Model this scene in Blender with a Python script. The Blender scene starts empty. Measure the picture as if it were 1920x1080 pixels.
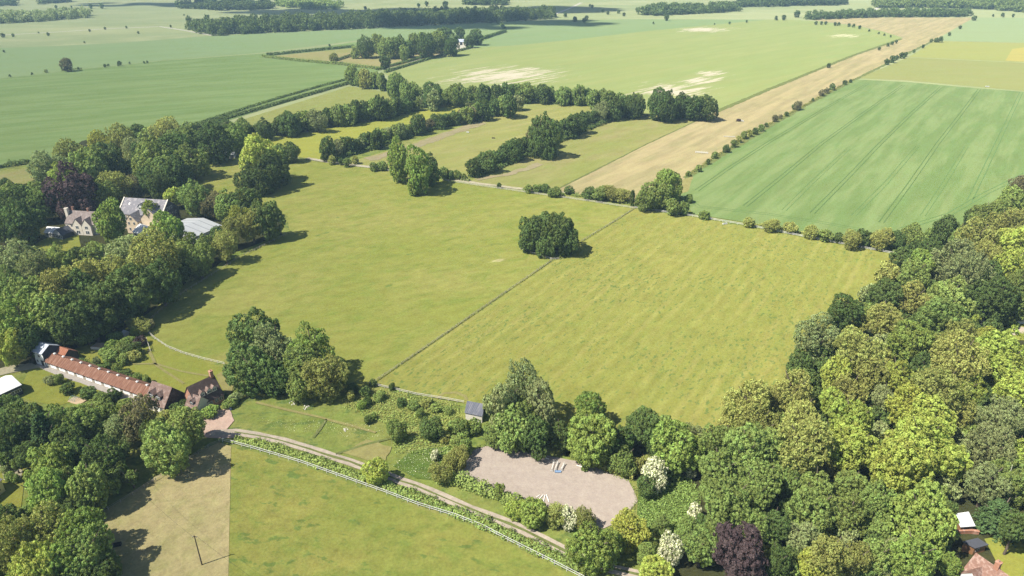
import bpy, math, random
import numpy as np
from mathutils import Vector, geometry, Matrix

SC = bpy.context.scene
COL = SC.collection
RND = random.Random(7)
NP = np.random.RandomState(11)
R = math.radians

# ------------------------------------------------------------------ camera model
F = 1321.0
PITCH = R(26.2)
HC = 120.0
SP, CP = math.sin(PITCH), math.cos(PITCH)


def G(px, py, z=0.0):
    """point at height z seen at photo pixel (px, py)"""
    x = (px - 960) / F
    v = (py - 540) / F
    t = (HC - z) / (SP + CP * v)
    return Vector((x * t, (CP - v * SP) * t, z))


def depth(px, py, z=0.0):
    return (HC - z) / (SP + CP * (py - 540) / F)


# ------------------------------------------------------------------ node helpers
def new_mat(name):
    m = bpy.data.materials.new(name)
    m.use_nodes = True
    nt = m.node_tree
    nt.nodes.clear()
    out = nt.nodes.new('ShaderNodeOutputMaterial')
    return m, nt, out


class N:
    def __init__(self, nt):
        self.nt = nt

    def n(self, t, **kw):
        nd = self.nt.nodes.new(t)
        for k, v in kw.items():
            setattr(nd, k, v)
        return nd

    def link(self, a, b):
        self.nt.links.new(a, b)

    def put(self, sock, v):
        if hasattr(v, 'is_linked') or isinstance(v, bpy.types.NodeSocket):
            self.link(v, sock)
        else:
            if isinstance(v, (tuple, list)) and len(v) == 3 and sock.type == 'RGBA':
                v = (*v, 1)
            sock.default_value = v

    def math(self, op, a, b=0.0, c=0.0, clamp=False):
        nd = self.n('ShaderNodeMath', operation=op, use_clamp=clamp)
        for i, v in enumerate((a, b, c)):
            self.put(nd.inputs[i], v)
        return nd.outputs[0]

    def mix(self, f, a, b, mode='MIX'):
        nd = self.n('ShaderNodeMix', data_type='RGBA', blend_type=mode)
        self.put(nd.inputs[0], f)
        self.put(nd.inputs[6], a)
        self.put(nd.inputs[7], b)
        return nd.outputs[2]

    def pos(self):
        return self.n('ShaderNodeNewGeometry').outputs['Position']

    def map(self, vec, rot=0.0, scale=(1, 1, 1), loc=(0, 0, 0)):
        nd = self.n('ShaderNodeMapping', vector_type='POINT')
        self.link(vec, nd.inputs[0])
        nd.inputs['Location'].default_value = loc
        nd.inputs['Rotation'].default_value = (0, 0, rot)
        nd.inputs['Scale'].default_value = scale
        return nd.outputs[0]

    def noise(self, vec, scale, detail=3.0, rough=0.55, dist=0.0):
        nd = self.n('ShaderNodeTexNoise')
        self.link(vec, nd.inputs['Vector'])
        nd.inputs['Scale'].default_value = scale
        nd.inputs['Detail'].default_value = detail
        nd.inputs['Roughness'].default_value = rough
        nd.inputs['Distortion'].default_value = dist
        return nd.outputs[0]

    def ramp(self, fac, lo, hi):
        nd = self.n('ShaderNodeMapRange', interpolation_type='SMOOTHSTEP')
        self.put(nd.inputs[0], fac)
        nd.inputs[1].default_value = lo
        nd.inputs[2].default_value = hi
        return nd.outputs[0]


def surf(name, c, rough=0.9, var=0.15, scale=0.6, spec=0.2, c2=None, c2amt=(0.5, 0.65), scale2=0.3, bump=0.0):
    """a plain surface with mottling"""
    m, nt, out = new_mat(name)
    k = N(nt)
    p = k.n('ShaderNodeTexCoord').outputs['Object']
    f = k.noise(p, scale, 4)
    v = k.math('MULTIPLY_ADD', f, 2 * var, 1 - var)
    col = c
    if c2:
        col = k.mix(k.ramp(k.noise(p, scale2, 5), *c2amt), c, c2)
    hs = k.n('ShaderNodeHueSaturation')
    k.put(hs.inputs['Color'], col)
    k.put(hs.inputs['Value'], v)
    b = k.n('ShaderNodeBsdfPrincipled')
    k.link(hs.outputs[0], b.inputs['Base Color'])
    b.inputs['Roughness'].default_value = rough
    b.inputs['Specular IOR Level'].default_value = spec
    if bump:
        bp = k.n('ShaderNodeBump')
        bp.inputs['Strength'].default_value = bump
        k.link(f, bp.inputs['Height'])
        k.link(bp.outputs[0], b.inputs['Normal'])
    k.link(b.outputs[0], out.inputs[0])
    return m


def striped(name, c1, c2, period, axis=0, width=0.35, rough=0.6, rust=None, spec=0.3):
    """corrugated or boarded surface: stripes across local axis, with blotches"""
    m, nt, out = new_mat(name)
    k = N(nt)
    p = k.n('ShaderNodeTexCoord').outputs['Object']
    sep = k.n('ShaderNodeSeparateXYZ')
    k.link(p, sep.inputs[0])
    u = k.math('FRACT', k.math('DIVIDE', k.math('ADD', sep.outputs[axis], 500.0), period))
    s = k.ramp(k.math('ABSOLUTE', k.math('SUBTRACT', u, 0.5)), 0.5 - width, 0.5)
    col = k.mix(s, c1, c2)
    sc = [0.25, 0.25, 0.25]
    sc[axis] = 2.2
    nz = k.noise(k.map(p, scale=tuple(sc)), 1.0, 4, 0.65)
    if rust:
        col = k.mix(k.ramp(nz, 0.45, 0.7), col, rust)
    hs = k.n('ShaderNodeHueSaturation')
    k.put(hs.inputs['Color'], col)
    k.put(hs.inputs['Value'], k.math('MULTIPLY_ADD', nz, 0.5, 0.75))
    b = k.n('ShaderNodeBsdfPrincipled')
    k.link(hs.outputs[0], b.inputs['Base Color'])
    b.inputs['Roughness'].default_value = rough
    b.inputs['Specular IOR Level'].default_value = spec
    bp = k.n('ShaderNodeBump')
    bp.inputs['Strength'].default_value = 0.4
    bp.inputs['Distance'].default_value = 0.05
    k.link(s, bp.inputs['Height'])
    k.link(bp.outputs[0], b.inputs['Normal'])
    k.link(b.outputs[0], out.inputs[0])
    return m


def grass(name, c1, c2, c3, big=70.0, mid=9.0, fine=0.55, ang=0.0, stripe=None, tuft=None, patches=None,
          stretch=1.0, fine_amt=0.5, spots=None, bump=0.5, swath=None):
    """ground sheet. stripe=(period, amount, colour); tuft=(lo, hi, colour, size); patches=[(px,py,rx_m,ry_m,colour)]"""
    GF_ = 0.84
    c1, c2, c3 = (tuple(q * GF_ for q in c) for c in (c1, c2, c3))
    m, nt, out = new_mat(name)
    k = N(nt)
    p = k.pos()
    pr = k.map(p, rot=-ang)                      # x runs along the working direction
    ps = k.map(pr, scale=(1 / stretch, 1, 1))
    col = k.mix(k.ramp(k.noise(ps, 1 / big, 5, 0.6, 0.4), 0.35, 0.65), c1, c2)
    col = k.mix(k.math('MULTIPLY', k.ramp(k.noise(ps, 1 / mid, 6, 0.68, 0.6), 0.42, 0.72), 0.8), col, c3)
    if stripe:
        per, amt, sc = stripe
        a = k.noise(k.map(pr, scale=(0.012, 1 / per, 1)), 1.0, 3, 0.6)
        col = k.mix(k.math('MULTIPLY', k.ramp(a, 0.4, 0.62), amt), col, sc)
    if swath:
        per, amt, sc = swath
        sp3 = k.n('ShaderNodeSeparateXYZ')
        k.link(pr, sp3.inputs[0])
        wob = k.noise(k.map(pr, scale=(0.02, 0.05, 1)), 1.0, 3)
        ss_ = k.math('SINE', k.math('ADD', k.math('MULTIPLY', sp3.outputs[1], 6.2832 / per), k.math('MULTIPLY', wob, 6.0)))
        br = k.ramp(k.noise(k.map(pr, scale=(0.03, 0.12, 1)), 1.0, 4, .65), .35, .65)
        col = k.mix(k.math('MULTIPLY', k.math('MULTIPLY', k.ramp(ss_, -.4, .9), br), amt), col, sc)
    if tuft:
        lo, hi, tc, ts = tuft
        a = k.noise(k.map(pr, scale=(1 / (ts * 1.8), 1 / ts, 1)), 1.0, 5, 0.62)
        gate = k.ramp(k.noise(p, 1 / 45.0, 2), 0.4, 0.6)
        a = k.math('MULTIPLY_ADD', gate, 0.05, a)
        col = k.mix(k.math('MULTIPLY', k.ramp(a, lo, hi), 0.85), col, tc)
    if patches:
        for (px, py, rx, ry, pc, st) in patches:
            g = G(px, py)
            q = k.map(p, loc=(-g.x, -g.y, 0))
            q = k.map(q, rot=-ang)
            q2 = k.map(q, scale=(1 / rx, 1 / ry, 0))
            ln = k.n('ShaderNodeVectorMath', operation='LENGTH')
            k.link(q2, ln.inputs[0])
            edge = k.noise(k.map(pr, scale=(0.012, 0.13, 1)), 1.0, 5, 0.7)
            d = k.math('ADD', ln.outputs['Value'], k.math('MULTIPLY_ADD', edge, st, -st * 0.5))
            st2 = k.noise(k.map(pr, scale=(0.022, 0.21, 1)), 1.0, 7, 0.72)
            msk = k.ramp(k.math('ADD', st2, k.math('MULTIPLY_ADD', d, -0.20, 0.17)), 0.5, 0.60)
            col = k.mix(msk, col, pc)
    if spots:
        lo, hi, sc_, ss = spots
        a = k.noise(p, 1 / ss, 3, 0.7)
        col = k.mix(k.ramp(a, lo, hi), col, sc_)
    fine = fine * 1.7
    fine_amt = fine_amt * 1.55
    fn = k.noise(p, 1 / fine, 5, 0.78)
    fn2 = k.noise(ps, 1 / (fine * 4.5), 3, 0.65)
    v = k.math('ADD', k.math('MULTIPLY_ADD', fn, fine_amt * 1.3, 1 - fine_amt * 0.65),
               k.math('MULTIPLY_ADD', fn2, fine_amt * 0.9, -fine_amt * 0.45))
    hs = k.n('ShaderNodeHueSaturation')
    k.put(hs.inputs['Color'], col)
    k.put(hs.inputs['Value'], v)
    k.put(hs.inputs['Hue'], k.math('MULTIPLY_ADD', fn2, 0.03, 0.485))
    b = k.n('ShaderNodeBsdfDiffuse')
    k.link(hs.outputs[0], b.inputs[0])
    b.inputs['Roughness'].default_value = 0.8
    if bump:
        bp = k.n('ShaderNodeBump')
        bp.inputs['Strength'].default_value = bump
        bp.inputs['Distance'].default_value = 0.35
        k.link(k.math('ADD', fn, fn2), bp.inputs['Height'])
        k.link(bp.outputs[0], b.inputs['Normal'])
    k.link(b.outputs[0], out.inputs[0])
    return m


def leaf_mat(name, c, alt=None, alt_amt=0.0, hue=0.010, val=0.55, trans=0.25):
    m, nt, out = new_mat(name)
    k = N(nt)
    isl = k.n('ShaderNodeNewGeometry').outputs['Random Per Island']
    orn = k.n('ShaderNodeObjectInfo').outputs['Random']
    clump = k.n('ShaderNodeAttribute', attribute_name='clump').outputs['Fac']
    col = c
    if alt:
        col = k.mix(k.math('LESS_THAN', isl, alt_amt), c, alt)
    hs = k.n('ShaderNodeHueSaturation')
    k.put(hs.inputs['Color'], col)
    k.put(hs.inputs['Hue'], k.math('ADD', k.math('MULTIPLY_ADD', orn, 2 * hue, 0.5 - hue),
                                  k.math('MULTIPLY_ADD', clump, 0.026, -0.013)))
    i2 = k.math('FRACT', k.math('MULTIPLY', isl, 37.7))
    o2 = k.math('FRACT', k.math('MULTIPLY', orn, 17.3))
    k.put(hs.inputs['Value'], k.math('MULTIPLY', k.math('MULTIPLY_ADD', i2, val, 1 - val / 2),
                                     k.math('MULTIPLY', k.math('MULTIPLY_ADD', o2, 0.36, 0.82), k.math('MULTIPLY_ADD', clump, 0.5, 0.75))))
    d = k.n('ShaderNodeBsdfDiffuse')
    t = k.n('ShaderNodeBsdfTranslucent')
    k.link(hs.outputs[0], d.inputs[0])
    k.link(k.mix(1.0, hs.outputs[0], (.38, .40, .24), 'MULTIPLY'), t.inputs[0])   # light passing through the leaf
    mx = k.n('ShaderNodeAddShader')
    k.link(d.outputs[0], mx.inputs[0])
    k.link(t.outputs[0], mx.inputs[1])
    k.link(mx.outputs[0], out.inputs[0])
    return m


# ------------------------------------------------------------------ materials
LEAF = {
    'D': leaf_mat('leaves_dark_green', (.086, .122, .036)),
    'M': leaf_mat('leaves_mid_green', (.165, .212, .058)),
    'B': leaf_mat('leaves_fresh_green', (.175, .232, .054)),
    'L': leaf_mat('leaves_lime', (.250, .292, .062)),
    'Y': leaf_mat('leaves_yellow_green', (.262, .275, .056)),
    'O': leaf_mat('leaves_olive', (.238, .248, .072)),
    'G': leaf_mat('leaves_grey_green', (.200, .230, .094)),
    'P': leaf_mat('leaves_purple', (.066, .046, .046), hue=0.006),
    'W': leaf_mat('blossom_white', (.60, .58, .42), (.14, .18, .05), 0.38, hue=0.004),
    'K': leaf_mat('leaves_brownish', (.165, .152, .072)),
    'C': leaf_mat('needles_dark', (.056, .090, .032)),
}
BARK = surf('bark', (.12, .095, .07), 0.95, 0.3, 3.0)
WHITEPAINT = surf('white_paint', (.58, .57, .53), 0.7, 0.15, 1.0)
GREYWOOD = surf('weathered_wood', (.30, .27, .22), 0.85, 0.2, 2.0)
PALEWOOD = surf('pale_weathered_wood', (.50, .47, .40), 0.85, 0.2, 2.0)
DARKWOOD = surf('dark_wood', (.07, .055, .04), 0.85, 0.25, 2.0)
BROWNWOOD = striped('brown_boards', (.25, .13, .06), (.12, .06, .03), 0.18, 2, 0.1)
RUST = striped('rust_corrugated', (.150, .074, .048), (.085, .044, .031), 0.9, 0, 0.16, 0.85, (.21, .125, .088), 0.05)
RUSTRED = striped('orange_corrugated', (.23, .095, .055), (.15, .06, .04), 0.8, 0, 0.15, 0.85, (.26, .15, .10), 0.05)
TILE = surf('clay_tiles', (.145, .098, .080), 0.9, 0.4, 2.6, 0.1, (.22, .165, .14), (.48, .66), 1.1, 0.3)
TILERED = surf('red_clay_tiles', (.20, .115, .085), 0.9, 0.4, 2.6, 0.1, (.30, .21, .17), (.48, .66), 1.1, 0.3)
TILEDARK = surf('brown_tiles', (.070, .050, .044), 0.9, 0.35, 2.6, 0.1, (.11, .08, .068), (.48, .66), 1.1, 0.3)
TILEGREY = surf('greyish_tiles', (.165, .135, .122), 0.9, 0.35, 2.6, 0.1, (.22, .185, .17), (.48, .66), 1.1, 0.3)
SLATE = surf('slate', (.13, .125, .135), 0.7, 0.2, 2.0, 0.3, (.24, .22, .22), (.5, .65), 0.8)
GREYMETAL = striped('grey_corrugated', (.36, .39, .44), (.26, .29, .34), 0.6, 0, 0.12, 0.45)
WHITEMETAL = striped('white_metal_sheet', (.29, .30, .30), (.13, .135, .14), 3.6, 0, 0.10, 0.6)
WHITESHEET = surf('white_sheet', (.56, .56, .55), 0.6, 0.06, 0.5)
DARKFELT = surf('dark_felt', (.065, .068, .078), 0.8, 0.15, 1.5, 0.2)
SHELTROOF = striped('dark_sheet_roof', (.105, .110, .130), (.07, .075, .09), 0.5, 0, 0.2, 0.7, (.15, .145, .155), 0.15)
CREAM = surf('cream_render', (.56, .51, .42), 0.9, 0.12, 1.0)
STONE = striped('banded_stone', (.58, .47, .33), (.36, .28, .20), 0.7, 2, 0.12, 0.9)
WHITEWALL = surf('white_render', (.72, .72, .70), 0.85, 0.1, 0.8, 0.2, (.45, .45, .44), (.55, .7), 0.9)
DARKWALL = surf('dark_wall_face', (.045, .05, .06), 0.8, 0.2, 2.0)  # dark wall tone; white barn and cottage dormers carry their shade in it
BRICK = surf('old_brick', (.34, .17, .11), 0.9, 0.25, 2.5, 0.1, (.45, .27, .2), (.5, .65), 1.5)
YELLOWWALL = surf('pale_yellow_render', (.62, .55, .36), 0.9, 0.06, 1.0)
GLASS = surf('window_glass', (.03, .04, .05), 0.15, 0.1, 2.0, 0.6)
DOORDARK = surf('dark_door', (.03, .035, .035), 0.7, 0.1, 2.0)
SAND = surf('soil', (.32, .24, .15), 0.95, 0.2, 1.5)
BLUE = surf('blue_plastic', (.16, .24, .36), 0.5, 0.05, 1.0)
BLACK = surf('black_plastic', (.012, .012, .014), 0.5, 0.1, 1.0)

# ------------------------------------------------------------------ object helpers
def tag(o, label=None, cat=None, group=None, kind=None):
    if label:
        o['label'] = label
    if cat:
        o['category'] = cat
    if group:
        o['group'] = group
    if kind:
        o['kind'] = kind
    return o


def link(name, me, mat=None, parent=None):
    o = bpy.data.objects.new(name, me)
    COL.objects.link(o)
    if mat is not None:
        me.materials.append(mat)
    if parent is not None:
        o.parent = parent
    return o


def empty(name, loc, rz=0.0):
    o = bpy.data.objects.new(name, None)
    COL.objects.link(o)
    o.location = loc
    o.rotation_euler = (0, 0, rz)
    o.empty_display_size = 0.5
    return o


def mesh(name, verts, faces):
    me = bpy.data.meshes.new(name)
    me.from_pydata([tuple(v) for v in verts], [], faces)
    me.update()
    return me


def quads_mesh(name, V, clump=None):
    """V: (n,4,3) array of quads"""
    n = len(V)
    me = bpy.data.meshes.new(name)
    me.vertices.add(n * 4)
    me.vertices.foreach_set('co', np.ascontiguousarray(V, dtype=np.float32).reshape(-1))
    me.loops.add(n * 4)
    me.loops.foreach_set('vertex_index', np.arange(n * 4, dtype=np.int32))
    me.polygons.add(n)
    me.polygons.foreach_set('loop_start', np.arange(0, n * 4, 4, dtype=np.int32))
    me.polygons.foreach_set('loop_total', np.full(n, 4, dtype=np.int32))
    at = me.attributes.new('clump', 'FLOAT', 'FACE')
    if clump is None:
        clump = np.random.RandomState(n).uniform(0, 1, n)
    at.data.foreach_set('value', np.ascontiguousarray(clump, dtype=np.float32))
    me.update()
    return me


class MB:
    """collects simple solids into one mesh"""
    def __init__(self):
        self.v, self.f = [], []

    def add(self, v, f):
        b = len(self.v)
        self.v += [tuple(q) for q in v]
        self.f += [tuple(b + i for i in q) for q in f]
        return self

    def box(self, x0, x1, y0, y1, z0, z1):
        v = [(x, y, z) for z in (z0, z1) for y in (y0, y1) for x in (x0, x1)]
        return self.add(v, [(0, 2, 3, 1), (4, 5, 7, 6), (0, 1, 5, 4), (2, 6, 7, 3), (0, 4, 6, 2), (1, 3, 7, 5)])

    def hexa(self, bot, top):
        return self.add(list(bot) + list(top), [(3, 2, 1, 0), (4, 5, 6, 7), (0, 1, 5, 4), (1, 2, 6, 5), (2, 3, 7, 6), (3, 0, 4, 7)])

    def tube(self, p0, p1, r0, r1, n=7):
        p0, p1 = Vector(p0), Vector(p1)
        d = (p1 - p0).normalized()
        a = d.cross(Vector((0, 0, 1)) if abs(d.z) < 0.9 else Vector((1, 0, 0))).normalized()
        b = d.cross(a)
        v, f = [], []
        for p, r in ((p0, r0), (p1, r1)):
            for i in range(n):
                t = 2 * math.pi * i / n
                v.append(p + (a * math.cos(t) + b * math.sin(t)) * r)
        for i in range(n):
            j = (i + 1) % n
            f.append((i, j, n + j, n + i))
        f.append(tuple(range(n - 1, -1, -1)))
        f.append(tuple(range(n, 2 * n)))
        return self.add(v, f)

    def build(self, name, mat, parent=None):
        return link(name, mesh(name, self.v, self.f), mat, parent)


# ------------------------------------------------------------------ ground sheets
def densify(pts, step=12.0, jit=0.0):
    out = []
    n = len(pts)
    for i in range(n):
        a, b = pts[i], pts[(i + 1) % n]
        L = (b - a).length
        k = max(1, int(L / step)) if jit else 1
        for j in range(k):
            q = a.lerp(b, j / k)
            if jit:
                q = q + Vector((RND.uniform(-jit, jit), RND.uniform(-jit, jit), 0))
            out.append(q)
    return out


def sheet(name, px, z, mat, jit=0.0, step=6.0):
    pts = densify([G(*p) for p in px], step, jit)
    pts = [Vector((p.x, p.y, z)) for p in pts]
    tris = geometry.tessellate_polygon([pts])
    me = bpy.data.meshes.new(name)
    faces = []
    for t in tris:
        a, b, c = (pts[i] for i in t)
        nz = (b - a).cross(c - a).z
        faces.append(tuple(t) if nz > 0 else tuple(reversed(t)))
    me.from_pydata(pts, [], faces)
    me.update()
    o = link(name, me, mat)
    return tag(o, kind='structure')


def strip(name, px, width, z, mat, jit=0.0, world=False):
    """ribbon along a polyline"""
    P = [Vector(p) for p in px] if world else [G(*p) for p in px]
    Q = []
    for i in range(len(P) - 1):
        k = max(1, int((P[i + 1] - P[i]).length / 4.0))
        for j in range(k):
            Q.append(P[i].lerp(P[i + 1], j / k))
    Q.append(P[-1])
    v, f = [], []
    for i, q in enumerate(Q):
        d = (Q[min(i + 1, len(Q) - 1)] - Q[max(i - 1, 0)]).normalized()
        n = Vector((-d.y, d.x, 0))
        w = width / 2
        for s in (-1, 1):
            e = q + n * s * (w + RND.uniform(-jit, jit))
            v.append((e.x, e.y, z))
        if i:
            b = 2 * i
            f.append((b - 2, b - 1, b + 1, b)[::-1])
    return link(name, mesh(name, v, f), mat)


def angle(a, b):
    d = G(*b) - G(*a)
    return math.atan2(d.y, d.x)


A_M2 = angle((700, 720), (1190, 392))
A_C = angle((1397, 387), (1694, 160))
A_B = angle((1135, 170), (1440, 110))
A_T = angle((1070, 350), (1680, 75))
A_A2 = angle((120, 192), (480, 165))

MAT_DOWN = grass('downland_grass', (.26, .285, .130), (.21, .245, .110), (.31, .315, .16), 260, 60, 3.0, 0.1, stretch=2.5, fine_amt=0.15, bump=0)
MAT_ROUGH = grass('rough_grass', (.165, .200, .045), (.215, .212, .062), (.125, .170, .036), 30, 5, 0.5,
                  tuft=(.58, .68, (.075, .11, .03), 3.5), fine_amt=0.6)
MAT_M1 = grass('meadow_grass', (.200, .215, .046), (.240, .234, .064), (.150, .190, .037), 55, 7, 0.45, R(25),
               stretch=1.6, fine_amt=0.42, tuft=(.66, .76, (.10, .14, .035), 5.0),
               patches=[(770, 335, 16, 4, (.24, .235, .075), 0.9), (935, 490, 4, 3, (.27, .25, .11), 0.9)])
MAT_M2 = grass('mown_meadow_grass', (.208, .210, .049), (.228, .220, .056), (.168, .192, .042), 60, 6, 0.45, A_M2,
               stripe=(11, 0.35, (.165, .178, .040)), swath=(4.8, .34, (.258, .236, .076)), stretch=2.2, fine_amt=0.42, tuft=(.575, .69, (.090, .128, .034), 1.2))
MAT_BF = grass('pasture_grass', (.232, .222, .056), (.185, .205, .044), (.140, .180, .036), 35, 6, 0.4, R(-15),
               fine_amt=0.5, tuft=(.60, .70, (.085, .125, .030), 2.8))
MAT_DRY = grass('dry_grazed_grass', (.335, .280, .138), (.300, .262, .120), (.245, .230, .092), 20, 5, 0.35, R(40), fine_amt=0.42,
                spots=(.70, .78, (.17, .17, .06), 2.5))
MAT_C = grass('green_cereal', (.128, .186, .060), (.142, .194, .066), (.114, .172, .052), 60, 9, 0.9, A_C, swath=(4.0, .30, (.112, .168, .050)),
              stripe=(9, 0.45, (.180, .220, .088)), stretch=3.5, fine_amt=0.22)
MAT_A2 = grass('left_cereal', (.138, .196, .062), (.150, .205, .068), (.125, .184, .055), 150, 25, 2.0, A_A2,
               stripe=(14, 0.35, (.175, .225, .088)), stretch=4, fine_amt=0.12, bump=0.2)
MAT_A1 = grass('far_left_cereal', (.175, .235, .095), (.190, .245, .100), (.160, .222, .088), 180, 30, 3.0, A_A2,
               stripe=(22, 0.3, (.15, .20, .095)), stretch=4, fine_amt=0.1, bump=0)
MAT_B = grass('pale_barley', (.235, .262, .090), (.215, .252, .084), (.250, .265, .100), 120, 22, 1.5, A_B,
              stripe=(12, 0.45, (.165, .205, .068)), stretch=5, fine_amt=0.15, bump=0.2,
              patches=[(945, 142, 62, 50, (.37, .33, .235), 1.6), (1262, 170, 42, 34, (.37, .33, .235), 1.6), (1310, 152, 30, 14, (.37, .33, .235), 1.6),
                       (1335, 138, 22, 14, (.37, .33, .235), 1.6), (1320, 56, 46, 30, (.37, .33, .235), 1.6), (1585, 67, 26, 22, (.36, .35, .2), 1.6)])
MAT_T = grass('tan_grass_strip', (.285, .240, .122), (.268, .232, .112), (.238, .218, .098), 60, 10, 0.8, A_T,
              stripe=(7, 0.5, (.325, .265, .135)), stretch=3, fine_amt=0.25)
MAT_D = grass('olive_field', (.215, .225, .075), (.205, .22, .072), (.23, .225, .082), 90, 20, 1.5, R(0), stripe=(8, 0.3, (.17, .185, .06)), stretch=4, fine_amt=0.15, bump=0.2)
MAT_E = grass('yellow_green_field', (.240, .250, .075), (.230, .248, .075), (.255, .250, .078), 90, 20, 1.5, R(0), stretch=4, fine_amt=0.12, bump=0)
MAT_E2 = grass('yellow_flower_field', (.330, .280, .075), (.300, .270, .075), (.34, .28, .07), 60, 20, 1.5, R(0), stretch=4, fine_amt=0.12, bump=0)
MAT_F = grass('far_right_cereal', (.215, .265, .120), (.22, .27, .125), (.21, .255, .115), 120, 30, 3.0, R(0), stretch=4, fine_amt=0.1, bump=0)
MAT_P1 = grass('paddock_grass', (.215, .230, .068), (.200, .222, .060), (.24, .235, .08), 40, 8, 0.8, R(30), stretch=2, fine_amt=0.28)
MAT_P2 = grass('bright_paddock_grass', (.265, .265, .050), (.245, .255, .048), (.22, .24, .046), 45, 9, 0.8, R(20), stretch=2.5, fine_amt=0.25)
MAT_P3 = grass('dry_paddock_grass', (.250, .238, .076), (.220, .228, .064), (.265, .245, .095), 40, 9, 0.8, R(40), stripe=(7, 0.5, (.165, .18, .052)), stretch=2.5, fine_amt=0.28)
MAT_P4 = grass('grazed_paddock_grass', (.205, .215, .062), (.245, .220, .090), (.18, .205, .054), 30, 9, 0.8, R(45), stretch=2.5, fine_amt=0.28)
MAT_FARMGRASS = grass('farm_paddock_grass', (.260, .225, .095), (.21, .215, .07), (.24, .22, .09), 50, 12, 1.0, R(10), fine_amt=0.2, bump=0)
MAT_LAWN = grass('lawn_grass', (.225, .222, .044), (.200, .215, .042), (.175, .20, .036), 15, 4, 0.35, fine_amt=0.35)
MAT_LUSH = grass('lush_grass', (.085, .130, .026), (.100, .140, .030), (.065, .110, .022), 9, 3, 0.35, fine_amt=0.6)
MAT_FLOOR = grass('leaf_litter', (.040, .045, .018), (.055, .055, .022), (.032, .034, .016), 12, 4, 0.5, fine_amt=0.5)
MAT_TRACK = grass('stony_track', (.40, .34, .27), (.37, .31, .245), (.29, .255, .19), 9, 2.2, 0.4, fine_amt=0.35)
MAT_PALETRACK = grass('pale_track', (.36, .32, .22), (.33, .30, .20), (.26, .255, .14), 12, 3, 0.5, fine_amt=0.3)
MAT_CHALK = grass('chalk_track', (.42, .40, .32), (.40, .38, .30), (.36, .36, .26), 60, 20, 2, fine_amt=0.1, bump=0)
MAT_ARENA = grass('riding_sand', (.345, .290, .240), (.328, .276, .228), (.355, .300, .252), 12, 3, 0.3, fine_amt=0.28,
                  spots=(.70, .82, (.28, .235, .19), 3.0))
MAT_YARD = grass('pinkish_yard', (.46, .33, .26), (.42, .31, .245), (.38, .29, .22), 6, 2, 0.35, fine_amt=0.25)
MAT_CONC = grass('concrete_apron', (.40, .36, .315), (.37, .335, .29), (.32, .29, .25), 8, 2, 0.35, fine_amt=0.25)
MAT_PATH = grass('trodden_path', (.235, .215, .080), (.22, .205, .075), (.25, .225, .09), 8, 2, 0.35, fine_amt=0.35)
MAT_WHEEL = grass('wheel_marks', (.088, .145, .048), (.100, .155, .052), (.075, .125, .042), 8, 2, 0.5, fine_amt=0.4)
MAT_FAINT = grass('faint_wheel_marks', (.105, .175, .060), (.11, .18, .06), (.10, .17, .058), 8, 2, 0.5, fine_amt=0.4)
MAT_VERGE = grass('grassy_verge', (.135, .155, .050), (.12, .145, .044), (.16, .165, .06), 10, 3, 0.5, fine_amt=0.5)

gb = 9000.0
gm = mesh('ground', [(-gb, -1500, 0), (gb, -1500, 0), (gb, gb, 0), (-gb, gb, 0)], [(0, 1, 2, 3)])
tag(link('ground', gm, MAT_DOWN), kind='structure')

Z = [0.03 * i for i in range(12)]
sheet('rough_grass', [(-900, 300), (0, 312), (520, 232), (760, 190), (1340, 215), (1290, 330), (1700, 440), (2000, 300), (2700, 280), (2700, 1500), (-900, 1500)], Z[1], MAT_ROUGH)
# far to near fields
sheet('field_far_left', [(-400, 130), (0, 90), (110, 86), (230, 80), (350, 71), (400, 67), (480, 63), (640, 56), (800, 48), (960, 40), (1180, 36), (1440, 37), (1050, 78), (905, 90), (715, 70), (480, 100), (310, 113), (190, 125), (110, 134), (0, 147), (-400, 195)], Z[2], MAT_A1)
sheet('field_left', [(-500, 205), (0, 147.5), (110, 134.5), (190, 125.5), (310, 113.5), (488, 100.5), (560, 96), (655, 80), (905, 66), (945, 58), (890, 86), (715, 131), (655, 157), (480, 210), (360, 248), (200, 280), (0, 312), (-500, 380)], Z[3], MAT_A2)
sheet('field_barley', [(715, 133), (780, 118), (860, 97), (905, 88), (960, 86), (1060, 76), (1200, 60), (1330, 47), (1440, 37), (1490, 37), (1545, 42), (1600, 48), (1650, 58), (1692, 71), (1600, 104), (1440, 168), (1345, 210), (1150, 215), (960, 195), (760, 165)], Z[4], MAT_B)
sheet('grass_strip', [(1042, 356), (1215, 270), (1310, 225), (1342, 209), (1440, 168), (1600, 103), (1694, 71), (1655, 59), (1605, 48), (1550, 41.5), (1515, 36), (1640, 33), (1826, 33), (1745, 79), (1600, 150), (1500, 203), (1400, 262), (1290, 330), (1262, 352), (1195, 384), (1110, 372)], Z[5], MAT_T)
sheet('field_green', [(1283, 336), (1400, 264), (1500, 205), (1603, 149), (1700, 154), (1800, 163), (1990, 178), (2500, 190), (2500, 340), (1930, 330), (1790, 430), (1660, 470), (1580, 455), (1450, 425), (1300, 402), (1276, 370)], Z[6], MAT_C)
sheet('field_olive', [(1608, 147), (1702, 108), (1920, 118), (2600, 150), (2600, 190), (1920, 171), (1800, 160), (1700, 151)], Z[3], MAT_D)
sheet('field_yellow_green', [(1704, 107), (1752, 77), (1920, 81), (2600, 96), (2600, 148), (1920, 117)], Z[4], MAT_E)
sheet('field_yellow_patch', [(1885, 114), (1898, 92), (1960, 84), (2500, 95), (2500, 146), (1960, 118)], Z[5], MAT_E2)
sheet('field_far_right', [(1754, 76), (1828, 33), (2700, 36), (2700, 94), (1920, 80)], Z[3], MAT_F)
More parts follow.
